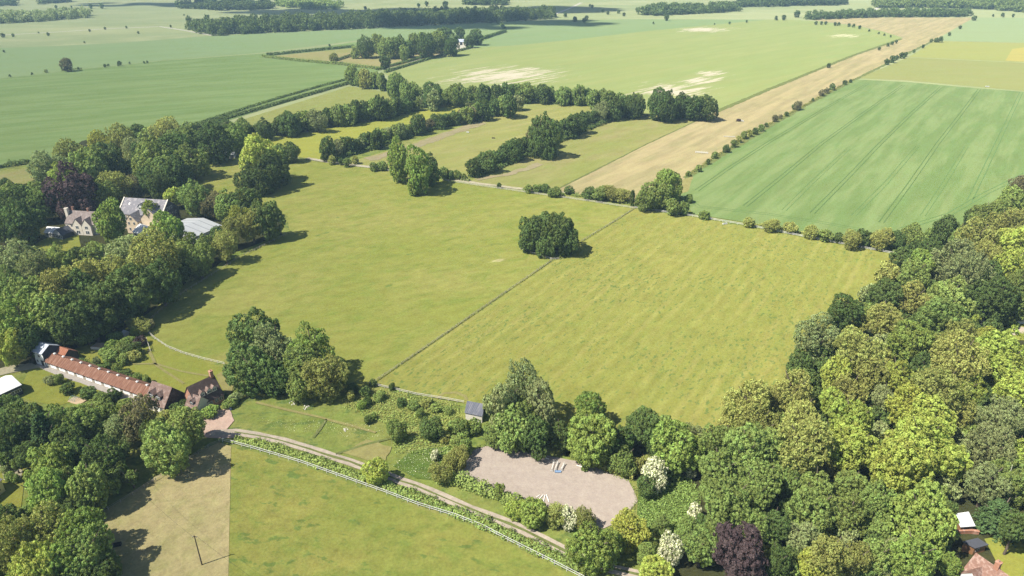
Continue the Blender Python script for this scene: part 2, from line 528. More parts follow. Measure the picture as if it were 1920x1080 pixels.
sheet('paddock_upper', [(430, 232), (560, 192), (655, 162), (720, 172), (800, 188), (740, 205), (560, 235), (440, 262)], Z[4], MAT_P1)
sheet('paddock_bright', [(470, 268), (560, 250), (690, 225), (880, 195), (960, 192), (880, 222), (700, 268), (600, 300), (530, 292)], Z[5], MAT_P2)
sheet('paddock_middle', [(640, 308), (720, 285), (860, 238), (1000, 195), (1130, 200), (1060, 240), (870, 335), (760, 322)], Z[5], MAT_P3)
sheet('paddock_grazed', [(880, 340), (940, 305), (1090, 240), (1200, 212), (1310, 224), (1215, 269), (1042, 355), (960, 352)], Z[4], MAT_P4)
sheet('farm_paddock', [(492, 107), (665, 90), (720, 98), (860, 92), (800, 112), (715, 130)], Z[5], MAT_FARMGRASS)
sheet('farm_yard', [(852, 92), (862, 78), (876, 78), (880, 88), (868, 94)], Z[6], MAT_CHALK)
sheet('pale_pasture', [(-200, 330), (0, 321), (58, 314), (70, 335), (30, 352), (-200, 380)], Z[5], MAT_P4, 1.0)
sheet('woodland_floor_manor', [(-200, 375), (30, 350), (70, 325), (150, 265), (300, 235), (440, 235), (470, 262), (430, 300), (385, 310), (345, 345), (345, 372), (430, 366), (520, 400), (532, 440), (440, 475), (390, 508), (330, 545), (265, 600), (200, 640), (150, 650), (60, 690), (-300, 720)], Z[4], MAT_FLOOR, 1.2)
sheet('manor_lawn', [(55, 468), (70, 455), (105, 440), (150, 440), (152, 465), (118, 472)], Z[5], MAT_LAWN, 0.6)
sheet('manor_gravel', [(150, 478), (190, 470), (215, 478), (205, 500), (160, 505)], Z[6], MAT_PALETRACK, 0.5)
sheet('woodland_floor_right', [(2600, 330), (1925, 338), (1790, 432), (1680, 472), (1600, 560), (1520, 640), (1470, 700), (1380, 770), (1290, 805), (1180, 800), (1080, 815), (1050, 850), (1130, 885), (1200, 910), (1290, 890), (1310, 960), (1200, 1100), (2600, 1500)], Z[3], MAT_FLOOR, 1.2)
sheet('meadow', [(440, 302), (490, 296), (545, 297), (700, 316), (850, 341), (1000, 363), (1190, 392), (1035, 490), (700, 720), (660, 735), (520, 740), (420, 690), (320, 657), (268, 612), (300, 570), (345, 545), (400, 512), (450, 480), (545, 437), (540, 405), (440, 364), (350, 368), (348, 346), (390, 314)], Z[5], MAT_M1, 0.5)
sheet('mown_meadow', [(1190, 392.5), (1300, 408), (1450, 435), (1690, 480), (1620, 560), (1540, 660), (1440, 760), (1330, 830), (1180, 815), (1050, 830), (900, 765), (860, 755), (780, 738), (701, 720.5), (1035, 490.5)], Z[6], MAT_M2)
sheet('bottom_pasture', [(434, 838), (480, 849), (565, 874), (655, 906), (720, 929), (780, 952), (855, 975), (905, 995), (955, 1021), (1035, 1061), (1090, 1090), (1090, 1300), (420, 1300), (429, 1080)], Z[5], MAT_BF)
sheet('dry_pasture', [(433.5, 838), (428.5, 1080), (419, 1300), (-300, 1300), (40, 1060), (180, 970), (290, 895), (345, 862), (410, 830)], Z[6], MAT_DRY)
sheet('riding_arena', [(858, 880), (868, 860), (884, 845), (905, 838), (930, 837), (960, 843), (1050, 858), (1110, 873), (1150, 888), (1178, 903), (1192, 922), (1194, 938), (1186, 955), (1165, 968), (1150, 985), (1120, 995), (1060, 985), (960, 950), (900, 915), (862, 898)], Z[6], MAT_ARENA, 0.45, 2.2)
sheet('lush_rough', [(1190, 960), (1200, 925), (1235, 895), (1280, 890), (1310, 920), (1310, 970), (1290, 1010), (1200, 1000)], Z[5], MAT_LUSH, 0.5)
sheet('lush_rough', [(735, 875), (770, 845), (850, 835), (865, 870), (840, 905), (780, 900)], Z[5], MAT_LUSH, 0.5)
sheet('garden_lawn', [(55, 690), (140, 655), (260, 620), (320, 657), (420, 680), (435, 705), (420, 740), (330, 790), (240, 760), (180, 745), (110, 760), (30, 745)], Z[4], MAT_LAWN, 0.4)
sheet('stable_apron', [(64, 686), (92, 678), (270, 740), (262, 760), (235, 752), (150, 718), (110, 706)], Z[6], MAT_CONC, 0.15, 3)
sheet('stable_drive', [(-30, 700), (20, 686), (60, 682), (75, 690), (20, 700), (-30, 712)], Z[7], MAT_PALETRACK, 0.2, 3)
sheet('cottage_yard', [(375, 790), (400, 770), (430, 768), (440, 790), (425, 806), (450, 812), (440, 822), (385, 822)], Z[7], MAT_YARD, 0.2, 2)
sheet('cottage_lawn', [(1845, 1010), (1925, 1000), (2050, 1100), (1900, 1110)], Z[6], MAT_LAWN, 0.3)
sheet('walled_garden', [(1845, 612), (1900, 606), (1990, 612), (1990, 640), (1860, 638)], Z[6], MAT_LAWN, 0.3)
sheet('garden_border', [(1885, 618), (1915, 614), (1940, 622), (1900, 630)], Z[7], MAT_TRACK, 0.3)
sheet('cottage_garden', [(-60, 870), (25, 860), (45, 885), (40, 950), (-60, 970)], Z[5], MAT_LAWN, 0.3)
sheet('gravel_patch', [(0, 872), (20, 866), (42, 885), (40, 902), (8, 902), (3, 890)], Z[6], MAT_PALETRACK, 0.3)

def road(name, px, w, z, mat, jit=0.1):
    return tag(strip(name, px, w, z, mat, jit), kind='structure')

TRACK = [(395, 814), (440, 811), (480, 817), (530, 828), (580, 843), (655, 867), (690, 880), (750, 902), (805, 922), (880, 955), (955, 983), (1015, 1012), (1070, 1040), (1140, 1066), (1210, 1082), (1300, 1120)]
road('track', TRACK, 2.7, Z[8], MAT_TRACK, 0.15)
road('track_centre', TRACK[1:], 0.6, Z[9], MAT_VERGE, 0.2)
road('far_track', [(575, 297), (640, 308), (700, 314)], 4.0, Z[8], MAT_PALETRACK, 0.3)
road('far_track', [(820, 332), (900, 345), (1000, 357), (1060, 362)], 3.0, Z[8], MAT_PALETRACK, 0.4)
road('bare_strip', [(690, 300), (740, 287), (840, 252), (905, 230)], 9.0, Z[8], grass('bare_earth_strip', (.27, .225, .13), (.25, .215, .12), (.22, .205, .09), 20, 6, 0.8, fine_amt=0.2), 1.2)
road('bare_strip', [(895, 338), (960, 325), (1015, 308)], 5.0, Z[8], bpy.data.materials['bare_earth_strip'], 1.4)
road('chalk_track', [(-100, 72), (110, 60), (200, 54), (300, 50), (345, 57), (400, 67)], 5.0, Z[5], MAT_CHALK, 0.5)
road('chalk_track', [(1640, 20), (1648, 12), (1660, 3)], 6.0, Z[5], MAT_CHALK, 0.5)
road('chalk_track', [(1040, 27), (1070, 15), (1090, 5)], 6.0, Z[5], MAT_CHALK, 0.5)
road('farm_lane', [(735, 131), (790, 110), (840, 98), (872, 90)], 3.0, Z[8], MAT_PALETRACK, 0.2)
road('lane_margin', [(1044, 356), (1213, 270.5), (1311, 224.5)], 1.2, Z[8], MAT_VERGE, 0.3)
road('field_margin', [(1342, 210.5), (1440, 168.5), (1600, 104), (1690, 73)], 5.0, Z[8], MAT_VERGE, 0.6)
road('field_margin', [(1284, 334), (1400, 263), (1500, 204), (1602, 149.5), (1745, 79)], 3.5, Z[8], MAT_VERGE, 0.8)
road('path', [(480, 755), (540, 770), (600, 783), (650, 797), (705, 812)], 0.9, Z[8], MAT_PATH, 0.12)
road('path', [(612, 787), (600, 805), (588, 822)], 0.8, Z[8], MAT_VERGE, 0.12)
road('path', [(630, 852), (680, 836), (745, 820)], 0.8, Z[8], MAT_VERGE, 0.12)
road('path', [(278, 655), (292, 685), (345, 720)], 0.8, Z[8], MAT_PATH, 0.12)
road('path', [(215, 684), (292, 683), (340, 697), (392, 706)], 0.8, Z[8], MAT_PATH, 0.12)
road('worn_ring', [(818, 748), (832, 739), (855, 737), (872, 744), (876, 751)], 1.0, Z[8], MAT_PATH, 0.2)
sheet('worn_patch', [(405, 705), (425, 690), (440, 715), (432, 745), (418, 728)], Z[7], MAT_PATH, 0.4, 2)
sheet('worn_patch', [(640, 848), (690, 825), (735, 838), (720, 868), (670, 860)], Z[7], MAT_PATH, 0.5, 2)
sheet('worn_patch', [(1270, 340), (1300, 330), (1290, 360), (1275, 365)], Z[7], MAT_PATH, 0.5, 3)

def wheel_pair(pts, gap, w, mat, name='wheel_track'):
    P = [G(*p) for p in pts]
    for s in (-1, 1):
        Q = []
        for i, q in enumerate(P):
            d = (P[min(i + 1, len(P) - 1)] - P[max(i - 1, 0)]).normalized()
            Q.append(q + Vector((-d.y, d.x, 0)) * s * gap / 2)
        tag(strip(name, Q, w, Z[8], mat, 0.08, True), kind='structure')

wheel_pair([(1306, 358), (1372, 312), (1440, 268), (1540, 208), (1627, 157)], 2.1, 0.45, MAT_WHEEL)
wheel_pair([(1397, 387), (1468, 330), (1540, 270), (1620, 212), (1694, 160)], 2.1, 0.5, MAT_WHEEL)
wheel_pair([(1523, 400), (1585, 338), (1650, 270), (1710, 212), (1765, 163)], 2.1, 0.5, MAT_WHEEL)
wheel_pair([(1652, 418), (1706, 345), (1758, 270), (1800, 216), (1836, 168)], 2.1, 0.5, MAT_WHEEL)
wheel_pair([(1600, 405), (1660, 345), (1720, 275)], 2.1, 0.35, MAT_FAINT)
wheel_pair([(1470, 395), (1520, 345), (1590, 280)], 2.1, 0.3, MAT_FAINT)
wheel_pair([(1730, 405), (1770, 345), (1812, 275)], 2.1, 0.35, MAT_FAINT)
wheel_pair([(1817, 378), (1843, 325), (1868, 272), (1915, 173)], 2.4, 0.5, MAT_FAINT)
wheel_pair([(1290, 372), (1310, 388), (1440, 402), (1530, 416), (1620, 432)], 2.4, 0.4, MAT_FAINT)
wheel_pair([(1690, 430), (1780, 402), (1850, 362), (1925, 325)], 2.4, 0.5, MAT_FAINT)

# ------------------------------------------------------------------ foliage prototypes
def unit(v):
    return v / np.maximum(np.linalg.norm(v, axis=-1, keepdims=True), 1e-6)


def leaf_quads(P, Nn, size, rs):
    """irregular leaf-clump quads at P facing Nn"""
    n = len(P)
    a = unit(np.cross(Nn, rs.normal(size=(n, 3))))
    b = unit(np.cross(Nn, a))
    s = size * rs.uniform(0.55, 1.35, (n, 1))
    asp = rs.uniform(0.55, 1.0, (n, 1))
    lift = Nn * s * rs.uniform(-0.25, 0.25, (n, 1))
    V = np.stack([P + a * s + lift, P + b * s * asp - lift * 0.6, P - a * s * rs.uniform(0.6, 1.1, (n, 1)) + lift,
                  P - b * s * asp * rs.uniform(0.7, 1.1, (n, 1)) - lift * 0.6], axis=1)
    return V


def crown(name, seed, nlobe, lobe_r, nleaf, leaf, zsq=1.0, spread=0.66, low=-0.75, sub=0.13, nsub=260, njit=0.5, core=0.15, envelope=None, ragged=0.10):
    """leaf clumps set on big lobes, lobes set round an ellipsoid"""
    rs = np.random.RandomState(seed)
    i = np.arange(nlobe) + 0.5
    ph = np.arccos(1 - 2 * i / nlobe)
    th = np.pi * (1 + 5 ** 0.5) * i
    C = np.stack([np.cos(th) * np.sin(ph), np.sin(th) * np.sin(ph), np.cos(ph)], 1)
    C = C + rs.normal(0, 0.2, C.shape)
    C = unit(C) * (spread * rs.uniform(0.70, 1.22, (nlobe, 1)))
    C = C[C[:, 2] > low]
    if envelope is not None:
        C[:, :2] *= envelope(C[:, 2:3])
    n = len(C)
    r = rs.uniform(lobe_r[0], lobe_r[1], n)
    w = r ** 2 / np.sum(r ** 2)
    S = np.array([1, 1, zsq])
    m = nsub * 4
    k = rs.choice(n, m, p=w)
    out = unit(C[k] + np.array([0, 0, 0.2]))
    d = unit(unit(rs.normal(size=(m, 3))) + out * 0.8)
    Q = C[k] + d * (r[k] * rs.uniform(1 - ragged * 2, 1 + ragged, m))[:, None] * S
    keep = np.ones(m, bool)
    for jn in range(n):
        keep &= (np.linalg.norm((Q - C[jn]) / S, axis=1) > r[jn] * 0.78) | (k == jn)
    Q, d = Q[keep], d[keep]
    sel, sr = [], []
    for q in range(len(Q)):                        # spaced apart, so dark gaps stay between the clumps
        rr = sub * rs.uniform(.65, 1.35)
        if all(np.linalg.norm((Q[q] - Q[p]) / S) > (rr + sr[x]) * .62 for x, p in enumerate(sel)):
            sel.append(q)
            sr.append(rr)
        if len(sel) >= nsub:
            break
    Q, d, sr = Q[sel], d[sel], np.array(sr)
    ns = len(Q)
    cl = rs.uniform(0, 1, ns)
    a = rs.choice(ns, nleaf, p=sr ** 2 / np.sum(sr ** 2))
    e = unit(unit(rs.normal(size=(nleaf, 3))) + d[a] * .6 + np.array([0, 0, .25]))
    P = Q[a] + e * (sr[a] * rs.uniform(.7, 1.1, nleaf))[:, None] * S
    Nn = unit(e + rs.normal(0, njit, P.shape))
    cf = cl[a]
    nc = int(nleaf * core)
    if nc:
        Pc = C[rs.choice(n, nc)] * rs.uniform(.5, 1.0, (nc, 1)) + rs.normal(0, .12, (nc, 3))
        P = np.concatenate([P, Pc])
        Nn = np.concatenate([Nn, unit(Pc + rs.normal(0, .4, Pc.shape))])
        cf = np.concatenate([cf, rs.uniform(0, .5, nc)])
    V = leaf_quads(P, Nn, leaf, rs)
    zmax = np.percentile(P[:, 2], 99.5)
    rmax = np.percentile(np.linalg.norm(P[:, :2], axis=1), 97)
    zmin = np.percentile(P[:, 2], 0.5)
    V[..., :2] /= rmax
    V[..., 2] = (V[..., 2] - (zmax + zmin) / 2) / ((zmax - zmin) / 2)
    me = quads_mesh(name, V, cf)
    me.materials.append(LEAF['M'])
    return me


def conifer(name, seed, nleaf, leaf, tiers=11):
    rs = np.random.RandomState(seed)
    P, D = [], []
    per = nleaf // (tiers * 9)
    for t in range(tiers):
        z = -1 + 2 * t / tiers
        rr = (1 - t / tiers) ** 0.8 * 0.95 + 0.08
        nb = 9
        for b in range(nb):
            th = 2 * math.pi * (b + rs.uniform(0, 1)) / nb
            L = rr * rs.uniform(0.75, 1.1)
            u = rs.uniform(0.1, 1, per) ** 0.7
            x = np.cos(th) * u * L + rs.normal(0, 0.05, per)
            y = np.sin(th) * u * L + rs.normal(0, 0.05, per)
            zz = z - 0.10 * u + rs.normal(0, 0.035, per)
            P.append(np.stack([x, y, zz], 1))
            D.append(np.stack([np.cos(th) * np.ones(per) * .4, np.sin(th) * np.ones(per) * .4, np.ones(per)], 1))
    P, D = np.concatenate(P), np.concatenate(D)
    V = leaf_quads(P, unit(D + rs.normal(0, 0.4, P.shape)), leaf, rs)
    me = quads_mesh(name, V)
    me.materials.append(LEAF['C'])
    return me


env_tall = lambda z: 0.78 + 0.22 * np.cos(z * 1.5)
HI = [crown('crown_round', 1, 22, (.30, .46), 15000, .040, sub=.115, nsub=340),
      crown('crown_round', 2, 30, (.24, .42), 15000, .037, sub=.095, nsub=440),
      crown('crown_round', 3, 16, (.34, .54), 15000, .040, low=-0.6, sub=.12, nsub=330),
      crown('crown_round', 4, 40, (.20, .36), 15000, .037, sub=.085, nsub=520),
      crown('crown_round', 12, 26, (.26, .50), 15000, .038, sub=.105, nsub=400, ragged=.14),
      crown('crown_round', 13, 12, (.36, .60), 15000, .038, sub=.10, nsub=420, ragged=.15, spread=.6),
      crown('crown_round', 15, 34, (.18, .46), 15000, .038, sub=.10, nsub=420, ragged=.14, spread=.72)]
FINE = [crown('crown_loose', 5, 26, (.22, .46), 16000, .033, sub=.066, nsub=760, njit=.8, core=.2, ragged=.18),
        crown('crown_loose', 6, 18, (.28, .54), 16000, .033, sub=.075, nsub=640, njit=.8, core=.2, ragged=.18),
        crown('crown_loose', 14, 32, (.18, .42), 16000, .031, sub=.062, nsub=800, njit=.8, core=.2, ragged=.2),
        crown('crown_loose', 16, 14, (.30, .60), 16000, .033, sub=.07, nsub=700, njit=.8, core=.2, ragged=.2)]
TALL = [crown('crown_tall', 7, 44, (.24, .44), 15000, .037, zsq=.6, envelope=env_tall, sub=.10, nsub=460, ragged=.14),
        crown('crown_tall', 8, 56, (.20, .42), 15000, .035, zsq=.55, envelope=env_tall, sub=.09, nsub=540, ragged=.14)]
MIDL = [crown('crown_small', 21, 16, (.32, .54), 3600, .084, sub=.17, nsub=150),
        crown('crown_small', 22, 12, (.34, .6), 3600, .088, low=-.6, sub=.19, nsub=130),
        crown('crown_small', 23, 22, (.26, .48), 3600, .080, sub=.16, nsub=170),
        crown('crown_small', 24, 18, (.26, .56), 3600, .084, sub=.15, nsub=170, ragged=.18, njit=.8),
        crown('crown_small', 25, 14, (.30, .62), 3600, .084, sub=.16, nsub=160, ragged=.18, njit=.8)]
LOWL = [crown('crown_tiny', 31, 9, (.4, .6), 520, .20, sub=.26, nsub=46), crown('crown_tiny', 32, 8, (.4, .65), 520, .20, low=-.5, sub=.28, nsub=42),
        crown('crown_tiny', 33, 11, (.34, .6), 540, .19, sub=.25, nsub=48)]
CONI = [conifer('crown_conifer', 41, 7000, .055), conifer('crown_conifer', 42, 7000, .055, 14)]


def trunk_mesh(seed):
    rs = random.Random(seed)
    b = MB()
    p = Vector((0, 0, -0.03))
    r = 0.055
    nodes = [p]
    for i in range(4):
        q = p + Vector((rs.uniform(-.03, .03), rs.uniform(-.03, .03), 0.28))
        b.tube(p, q, r, r * 0.82)
        p, r = q, r * 0.82
        nodes.append(p)
    for i in range(6):
        a = nodes[2 + i % 3]
        th = i * 1.05 + rs.uniform(-.3, .3)
        m = a + Vector((math.cos(th) * .16, math.sin(th) * .16, .18))
        e = m + Vector((math.cos(th) * .20, math.sin(th) * .20, .30))
        b.tube(a, m, .028, .020, 5)
        b.tube(m, e, .020, .008, 5)
    me = mesh('trunk', b.v, b.f)
    me.materials.append(BARK)
    return me


TRUNKS = [trunk_mesh(s) for s in (1, 2, 3)]

# protos as objects (copied with obj.copy())
def proto(name, me):
    return bpy.data.objects.new(name, me)

PROTO = {k: [proto('crown', m) for m in v] for k, v in dict(HI=HI, FINE=FINE, TALL=TALL, MIDL=MIDL, LOWL=LOWL, CONI=CONI).items()}
PTRUNK = [proto('trunk', m) for m in TRUNKS]

WORD = {'D': 'dark green', 'M': 'mid green', 'B': 'fresh green', 'L': 'lime green', 'Y': 'yellow green', 'O': 'olive', 'G': 'grey green',
        'P': 'dark purple', 'W': 'white blossoming', 'K': 'brownish', 'C': 'dark pointed'}
TREES = []      # (object, cx, cy, species, noun)


def add_tree(cx, cy, rx, ry, sp, group, clear=0.6, noun='tree', label=None, maxh=27.0, cls=None):
    if group == GR_R:
        clear = .4 if (cx < 1700 and cy < 525) or sp == 'C' or cx < 1300 else random.Random(int(cx * 31 + cy * 17)).uniform(.6, 5.5)     # tall and short trees side by side
    z = 5.0
    for _ in range(5):
        d = depth(cx, cy, z)
        th = PITCH + math.atan((cy - 540) / F)
        Rw = rx * d / F
        bw = ry * d / F
        vz2 = max(bw * bw - (Rw * math.sin(th)) ** 2, (0.55 * Rw) ** 2)
        vz = math.sqrt(vz2) / math.cos(th)
        z = clear + vz
        if z + vz > maxh:
            z = maxh - vz
    p = G(cx, cy, z)
    rs = random.Random(int(cx * 7919 + cy * 104729))
    if cls is None:
        if sp == 'C':
            cls = 'CONI'
        elif rx < 6.5:
            cls = 'LOWL'
        elif rx < 17:
            cls = 'MIDL'
        elif vz > 1.55 * Rw:
            cls = 'TALL'
        elif sp in 'OGKY':
            cls = 'FINE'
        else:
            cls = 'HI'
    small = noun == 'shrub'
    src = rs.choice(PROTO[cls])
    f = rs.uniform(0.84, 1.18)
    if small or rx < 5:
        o = src.copy()
        o.name = {'shrub': 'shrub', 'tree': 'small_tree'}[noun]
        COL.objects.link(o)
        o.location = p
        o.rotation_euler = (0, 0, rs.uniform(0, 6.28))
        o.scale = (Rw * f, Rw / f, vz)
        cr = o
    else:
        o = empty({'C': 'conifer_tree', 'P': 'purple_tree', 'W': 'blossom_tree'}.get(sp, 'hedgerow_tree' if group == 'hedgerow trees between the paddocks' else 'broadleaf_tree'), (p.x, p.y, 0))
        cr = src.copy()
        cr.name = 'crown'
        COL.objects.link(cr)
        cr.parent = o
        cr.location = (0, 0, z)
        cr.rotation_euler = (rs.uniform(-.16, .16), rs.uniform(-.16, .16), rs.uniform(0, 6.28))
        cr.scale = (Rw * f, Rw / f, vz)
        t = rs.choice(PTRUNK).copy()
        t.name = 'trunk'
        COL.objects.link(t)
        t.parent = o
        hh = z + vz * 0.45
        g = max(0.5, min(1.0, Rw / 5.0)) * 9
        t.scale = (g, g, hh / 1.3)
        t.rotation_euler = (0, 0, rs.uniform(0, 6.28))
    cr.material_slots[0].link = 'OBJECT'
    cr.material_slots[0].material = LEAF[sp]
    o['category'] = noun
    o['group'] = group
    if label:
        o['label'] = label
    TREES.append((o, cx, cy, sp, noun, label))
    return o


def parse(s):
    for ln in s.split(';'):
        t = ln.split()
        if not t:
            continue
        cx, cy, r = float(t[0]), float(t[1]), float(t[2])
        if len(t) == 5:
            yield cx, cy, r, float(t[3]), t[4]
        else:
            yield cx, cy, r, None, t[3]


def plant(s, group, clear=0.6, noun='tree', k=1.0):
    L = [(a, b, c * k, d, e) for a, b, c, d, e in parse(s)]
    for (cx, cy, rx, ry, sp) in L:
        if ry is None:
            ry = rx * (1.08 if noun == 'tree' or rx < 10 else .80)
        add_tree(cx, cy, rx, ry, sp, group, clear, noun)
    return L


def inside(x, y, poly):
    c = False
    n = len(poly)
    for i in range(n):
        x0, y0 = poly[i]
        x1, y1 = poly[(i + 1) % n]
        if (y0 > y) != (y1 > y) and x < (x1 - x0) * (y - y0) / (y1 - y0) + x0:
            c = not c
    return c


INFILL = []


def fill(poly, existing, step, rr, species, group, clear, seed, hit=0.80):
    rs = random.Random(seed)
    xs, ys = [p[0] for p in poly], [p[1] for p in poly]
    pts = list(existing)
    y = min(ys)
    while y < max(ys):
        x = min(xs)
        while x < max(xs):
            q = (x + rs.uniform(-.45, .45) * step, y + rs.uniform(-.45, .45) * step)
            if inside(*q, poly) and all(math.hypot(q[0] - e[0], (q[1] - e[1])) > hit * e[2] for e in pts):
                r = rs.uniform(*rr)
                sp = rs.choice(species)
                d = depth(q[0], q[1], 5.0)
                INFILL.append((G(q[0], q[1], 3.0) + Vector((0, 0, .2)), r * d / F * .85, sp, rs.uniform(0, 6.28), rs.randrange(5)))
                pts.append((q[0], q[1], r))
            x += step
        y += step


GR_R = 'trees of the wood on the right'
right = '''1657 555 32 D;1710 562 32 O;1777 562 42 M;1765 600 42 M;1585 587 30 D;1600 607 25 O;1655 597 30 O;1535 630 40 G;1610 660 47 O;1705 645 37 B;
1790 640 38 O;1797 680 47 O;1850 632 20 Y;1820 602 15 L;1737 690 25 D;1685 705 30 L;1570 702 32 L;1590 740 38 O;1630 700 30 O;1890 680 55 L;1815 730 28 L;
1757 740 50 O;1702 760 37 Y;1560 755 25 L;1490 737 40 O;1455 752 30 O;1502 790 38 O;1595 795 42 L;1740 792 45 L;1657 745 22 G;1877 785 38 G;1797 777 30 O;
1912 730 35 L;1500 682 25 D;1870 560 37 D;1905 572 30 M;1830 553 30 D;
1597 450 17 O;1620 446 15 D;1652 447 20 O;1680 450 17 D;1710 442 22 M;1737 477 28 D;1775 430 26 D;1808 455 28 M;1830 448 36 O;1822 408 14 D;1850 408 28 M;
1882 425 33 O;1897 382 30 M;1912 348 18 K;1787 495 45 G;1818 520 45 G;1900 465 38 L;1893 497 28 L;1714 515 28 M;1730 495 25 B;1850 515 25 D;
1908 525 20 M;1872 395 20 M;1918 410 25 O;1852 480 25 O;
1502 842 55 O;1595 840 42 L;1690 880 58 L;1727 830 60 L;1777 865 32 L;1482 905 28 M;1532 912 28 M;1590 872 18 L;1595 915 30 M;1522 960 42 M;1590 965 40 M;
1640 940 33 M;1727 970 52 62 B;1710 1042 45 B;1780 1062 22 B;1652 990 28 M;1505 1010 30 G;1602 1050 30 O;1522 1060 28 Y;1552 1042 35 O;1450 985 28 D;
1860 837 38 G;1872 965 42 40 C;1910 847 25 L;1850 905 36 G;1890 905 40 M;1905 985 26 D;1460 1052 26 D;
1270 842 47 B;1350 887 45 M;1397 855 50 M;1365 947 50 M;1422 910 38 M;1385 1038 48 P;1315 1025 32 M;1230 1072 28 L;1345 1000 28 M;
1205 802 38 D;1248 812 32 M;1292 818 25 G;1405 762 48 O;1425 805 38 O;1445 838 35 M;1345 828 30 M;1415 985 30 M;1640 1045 30 M;1665 900 25 M;1465 880 30 M;1540 870 25 O'''
Lr = plant(right, GR_R, 3.2)
fill([(1925, 350), (1800, 428), (1700, 455), (1690, 485), (1600, 565), (1520, 645), (1480, 700), (1400, 765), (1310, 830), (1320, 880), (1350, 960), (1330, 1060), (1400, 1085), (1770, 1085), (1780, 900), (1845, 800), (1920, 800), (1920, 640), (1840, 590), (1930, 560)],
     Lr, 26, (20, 28), 'DDMOG', GR_R, 1.5, 5)
# the woods go on beyond the picture's edges
fill([(1945, 345), (2320, 290), (2500, 1100), (1945, 1100), (1945, 650), (2010, 650), (2010, 590), (1945, 590)], [], 42, (32, 50), 'MOBLGD', GR_R, 3.0, 9, 1.0)

GR_A = 'trees along the top of the riding arena'
plant('982 738 42 58 G;946 768 38 56 G;1012 768 32 52 G;968 795 40 44 M;960 800 40 M;1000 815 34 D;1050 815 26 D;1108 770 31 34 B;1110 822 46 50 B;1160 830 30 D;1170 860 24 M;925 815 22 M;1235 835 25 D', GR_A, 0.8)

GR_L = 'trees of the wood around the manor'
left = '''130 295 32 O;90 318 32 G;185 270 24 Y;225 265 28 O;312 250 27 O;268 292 24 D;345 268 27 M;402 268 32 D;170 315 36 M;203 303 32 D;250 285 24 G;290 300 40 M;322 288 36 D;
358 300 30 M;165 335 18 L;115 335 28 L;137 362 52 P;28 384 32 34 D;78 380 28 30 M;22 372 26 M;6 356 18 D;35 412 38 D;4 430 20 D;196 365 26 M;216 350 28 O;250 350 20 K;277 340 24 D;302 348 24 D;
322 368 16 L;330 325 28 D;298 322 26 M;270 315 20 Y;366 372 30 M;400 384 22 K;428 386 28 M;460 382 28 D;447 408 22 Y;470 420 28 O;497 412 32 D;435 435 24 O;
207 415 31 39 B;313 434 33 40 B;284 400 15 25 L;412 442 16 D;350 456 20 M;386 462 24 M;342 480 26 M;420 460 26 O;372 486 28 M;330 505 24 D;
240 480 38 G;288 488 50 O;178 478 22 M;30 492 40 G;70 505 34 G;112 492 30 M;148 482 20 D;160 520 38 O;215 515 34 O;60 562 42 M;110 548 44 O;150 548 40 D;18 535 34 M;
250 545 44 D;300 528 38 D;200 565 40 D;172 595 38 D;132 600 42 D;40 605 48 B;90 592 46 M;20 650 30 L;50 640 28 D;120 622 22 D;158 612 26 D;
440 258 26 M;420 245 20 D;455 240 18 M'''
Ll = plant(left, GR_L, 2.0)
fill([(62, 345), (85, 325), (160, 280), (300, 245), (430, 245), (420, 290), (350, 330), (320, 360), (230, 368), (100, 385), (62, 380)], Ll, 18, (16, 26), 'DMMOG', GR_L, 1.5, 6)
fill([(-10, 520), (40, 520), (130, 520), (240, 510), (330, 500), (380, 490), (330, 530), (260, 590), (190, 625), (100, 640), (-10, 670)], Ll, 20, (20, 32), 'DDMO', GR_L, 1.5, 7)

GR_BL = 'trees of the bottom left corner'
bl = '''347 800 36 M;312 838 46 M;290 815 26 D;100 872 38 B;168 915 40 M;85 930 42 B;118 905 28 M;195 858 38 D;150 855 28 D;50 792 38 D;22 822 34 D;82 812 34 44 C;122 802 34 M;162 792 32 M;
200 780 26 M;130 832 30 D;228 805 28 G;262 782 38 K;30 1020 48 O;85 1000 46 O;150 992 40 B;168 1032 44 M;70 1068 44 L;8 975 28 D;120 1062 38 B;196 1062 28 D;12 765 26 D;
245 895 13 M;215 885 22 D;30 870 10 M;140 950 26 D;55 850 22 D'''
Lb = plant(bl, GR_BL, 1.5)
fill([(-10, 770), (60, 775), (180, 770), (250, 800), (240, 870), (190, 960), (200, 1085), (-10, 1085), (-10, 980), (60, 950), (60, 870), (-10, 860)], Lb, 20, (20, 30), 'DMMB', GR_BL, 1.0, 8)

GR_F = 'trees of the group at the meadow corner'
plant('476 628 50 54 D;512 652 42 46 G;470 690 48 48 D;512 705 34 D;583 655 40 50 B;566 690 38 M;612 708 40 42 O;560 722 28 M;630 690 22 D', GR_F, 0.5)
GR_M = 'tall trees standing in the meadow'
plant('487 302 38 48 L;512 318 26 36 D;468 335 26 30 D;492 335 28 30 D;545 285 18 D;526 288 16 M;745 300 21 42 B;783 318 29 46 B;808 318 20 30 D;778 350 15 B;832 325 11 M', GR_M, 0.3)
GR_C = 'trees of the round clump in the meadow'
plant('1003 438 30 34 D;1046 440 36 38 D;1026 432 34 32 D;1062 452 24 28 D;990 452 19 22 D;1024 458 22 24 D', GR_C, 0.2)
GR_E = 'trees and bushes along the meadow fence'
plant('1252 347 27 32 B;1230 368 24 M;1212 374 20 M;1262 388 15 M;1282 390 11 M', GR_E, 0.3)
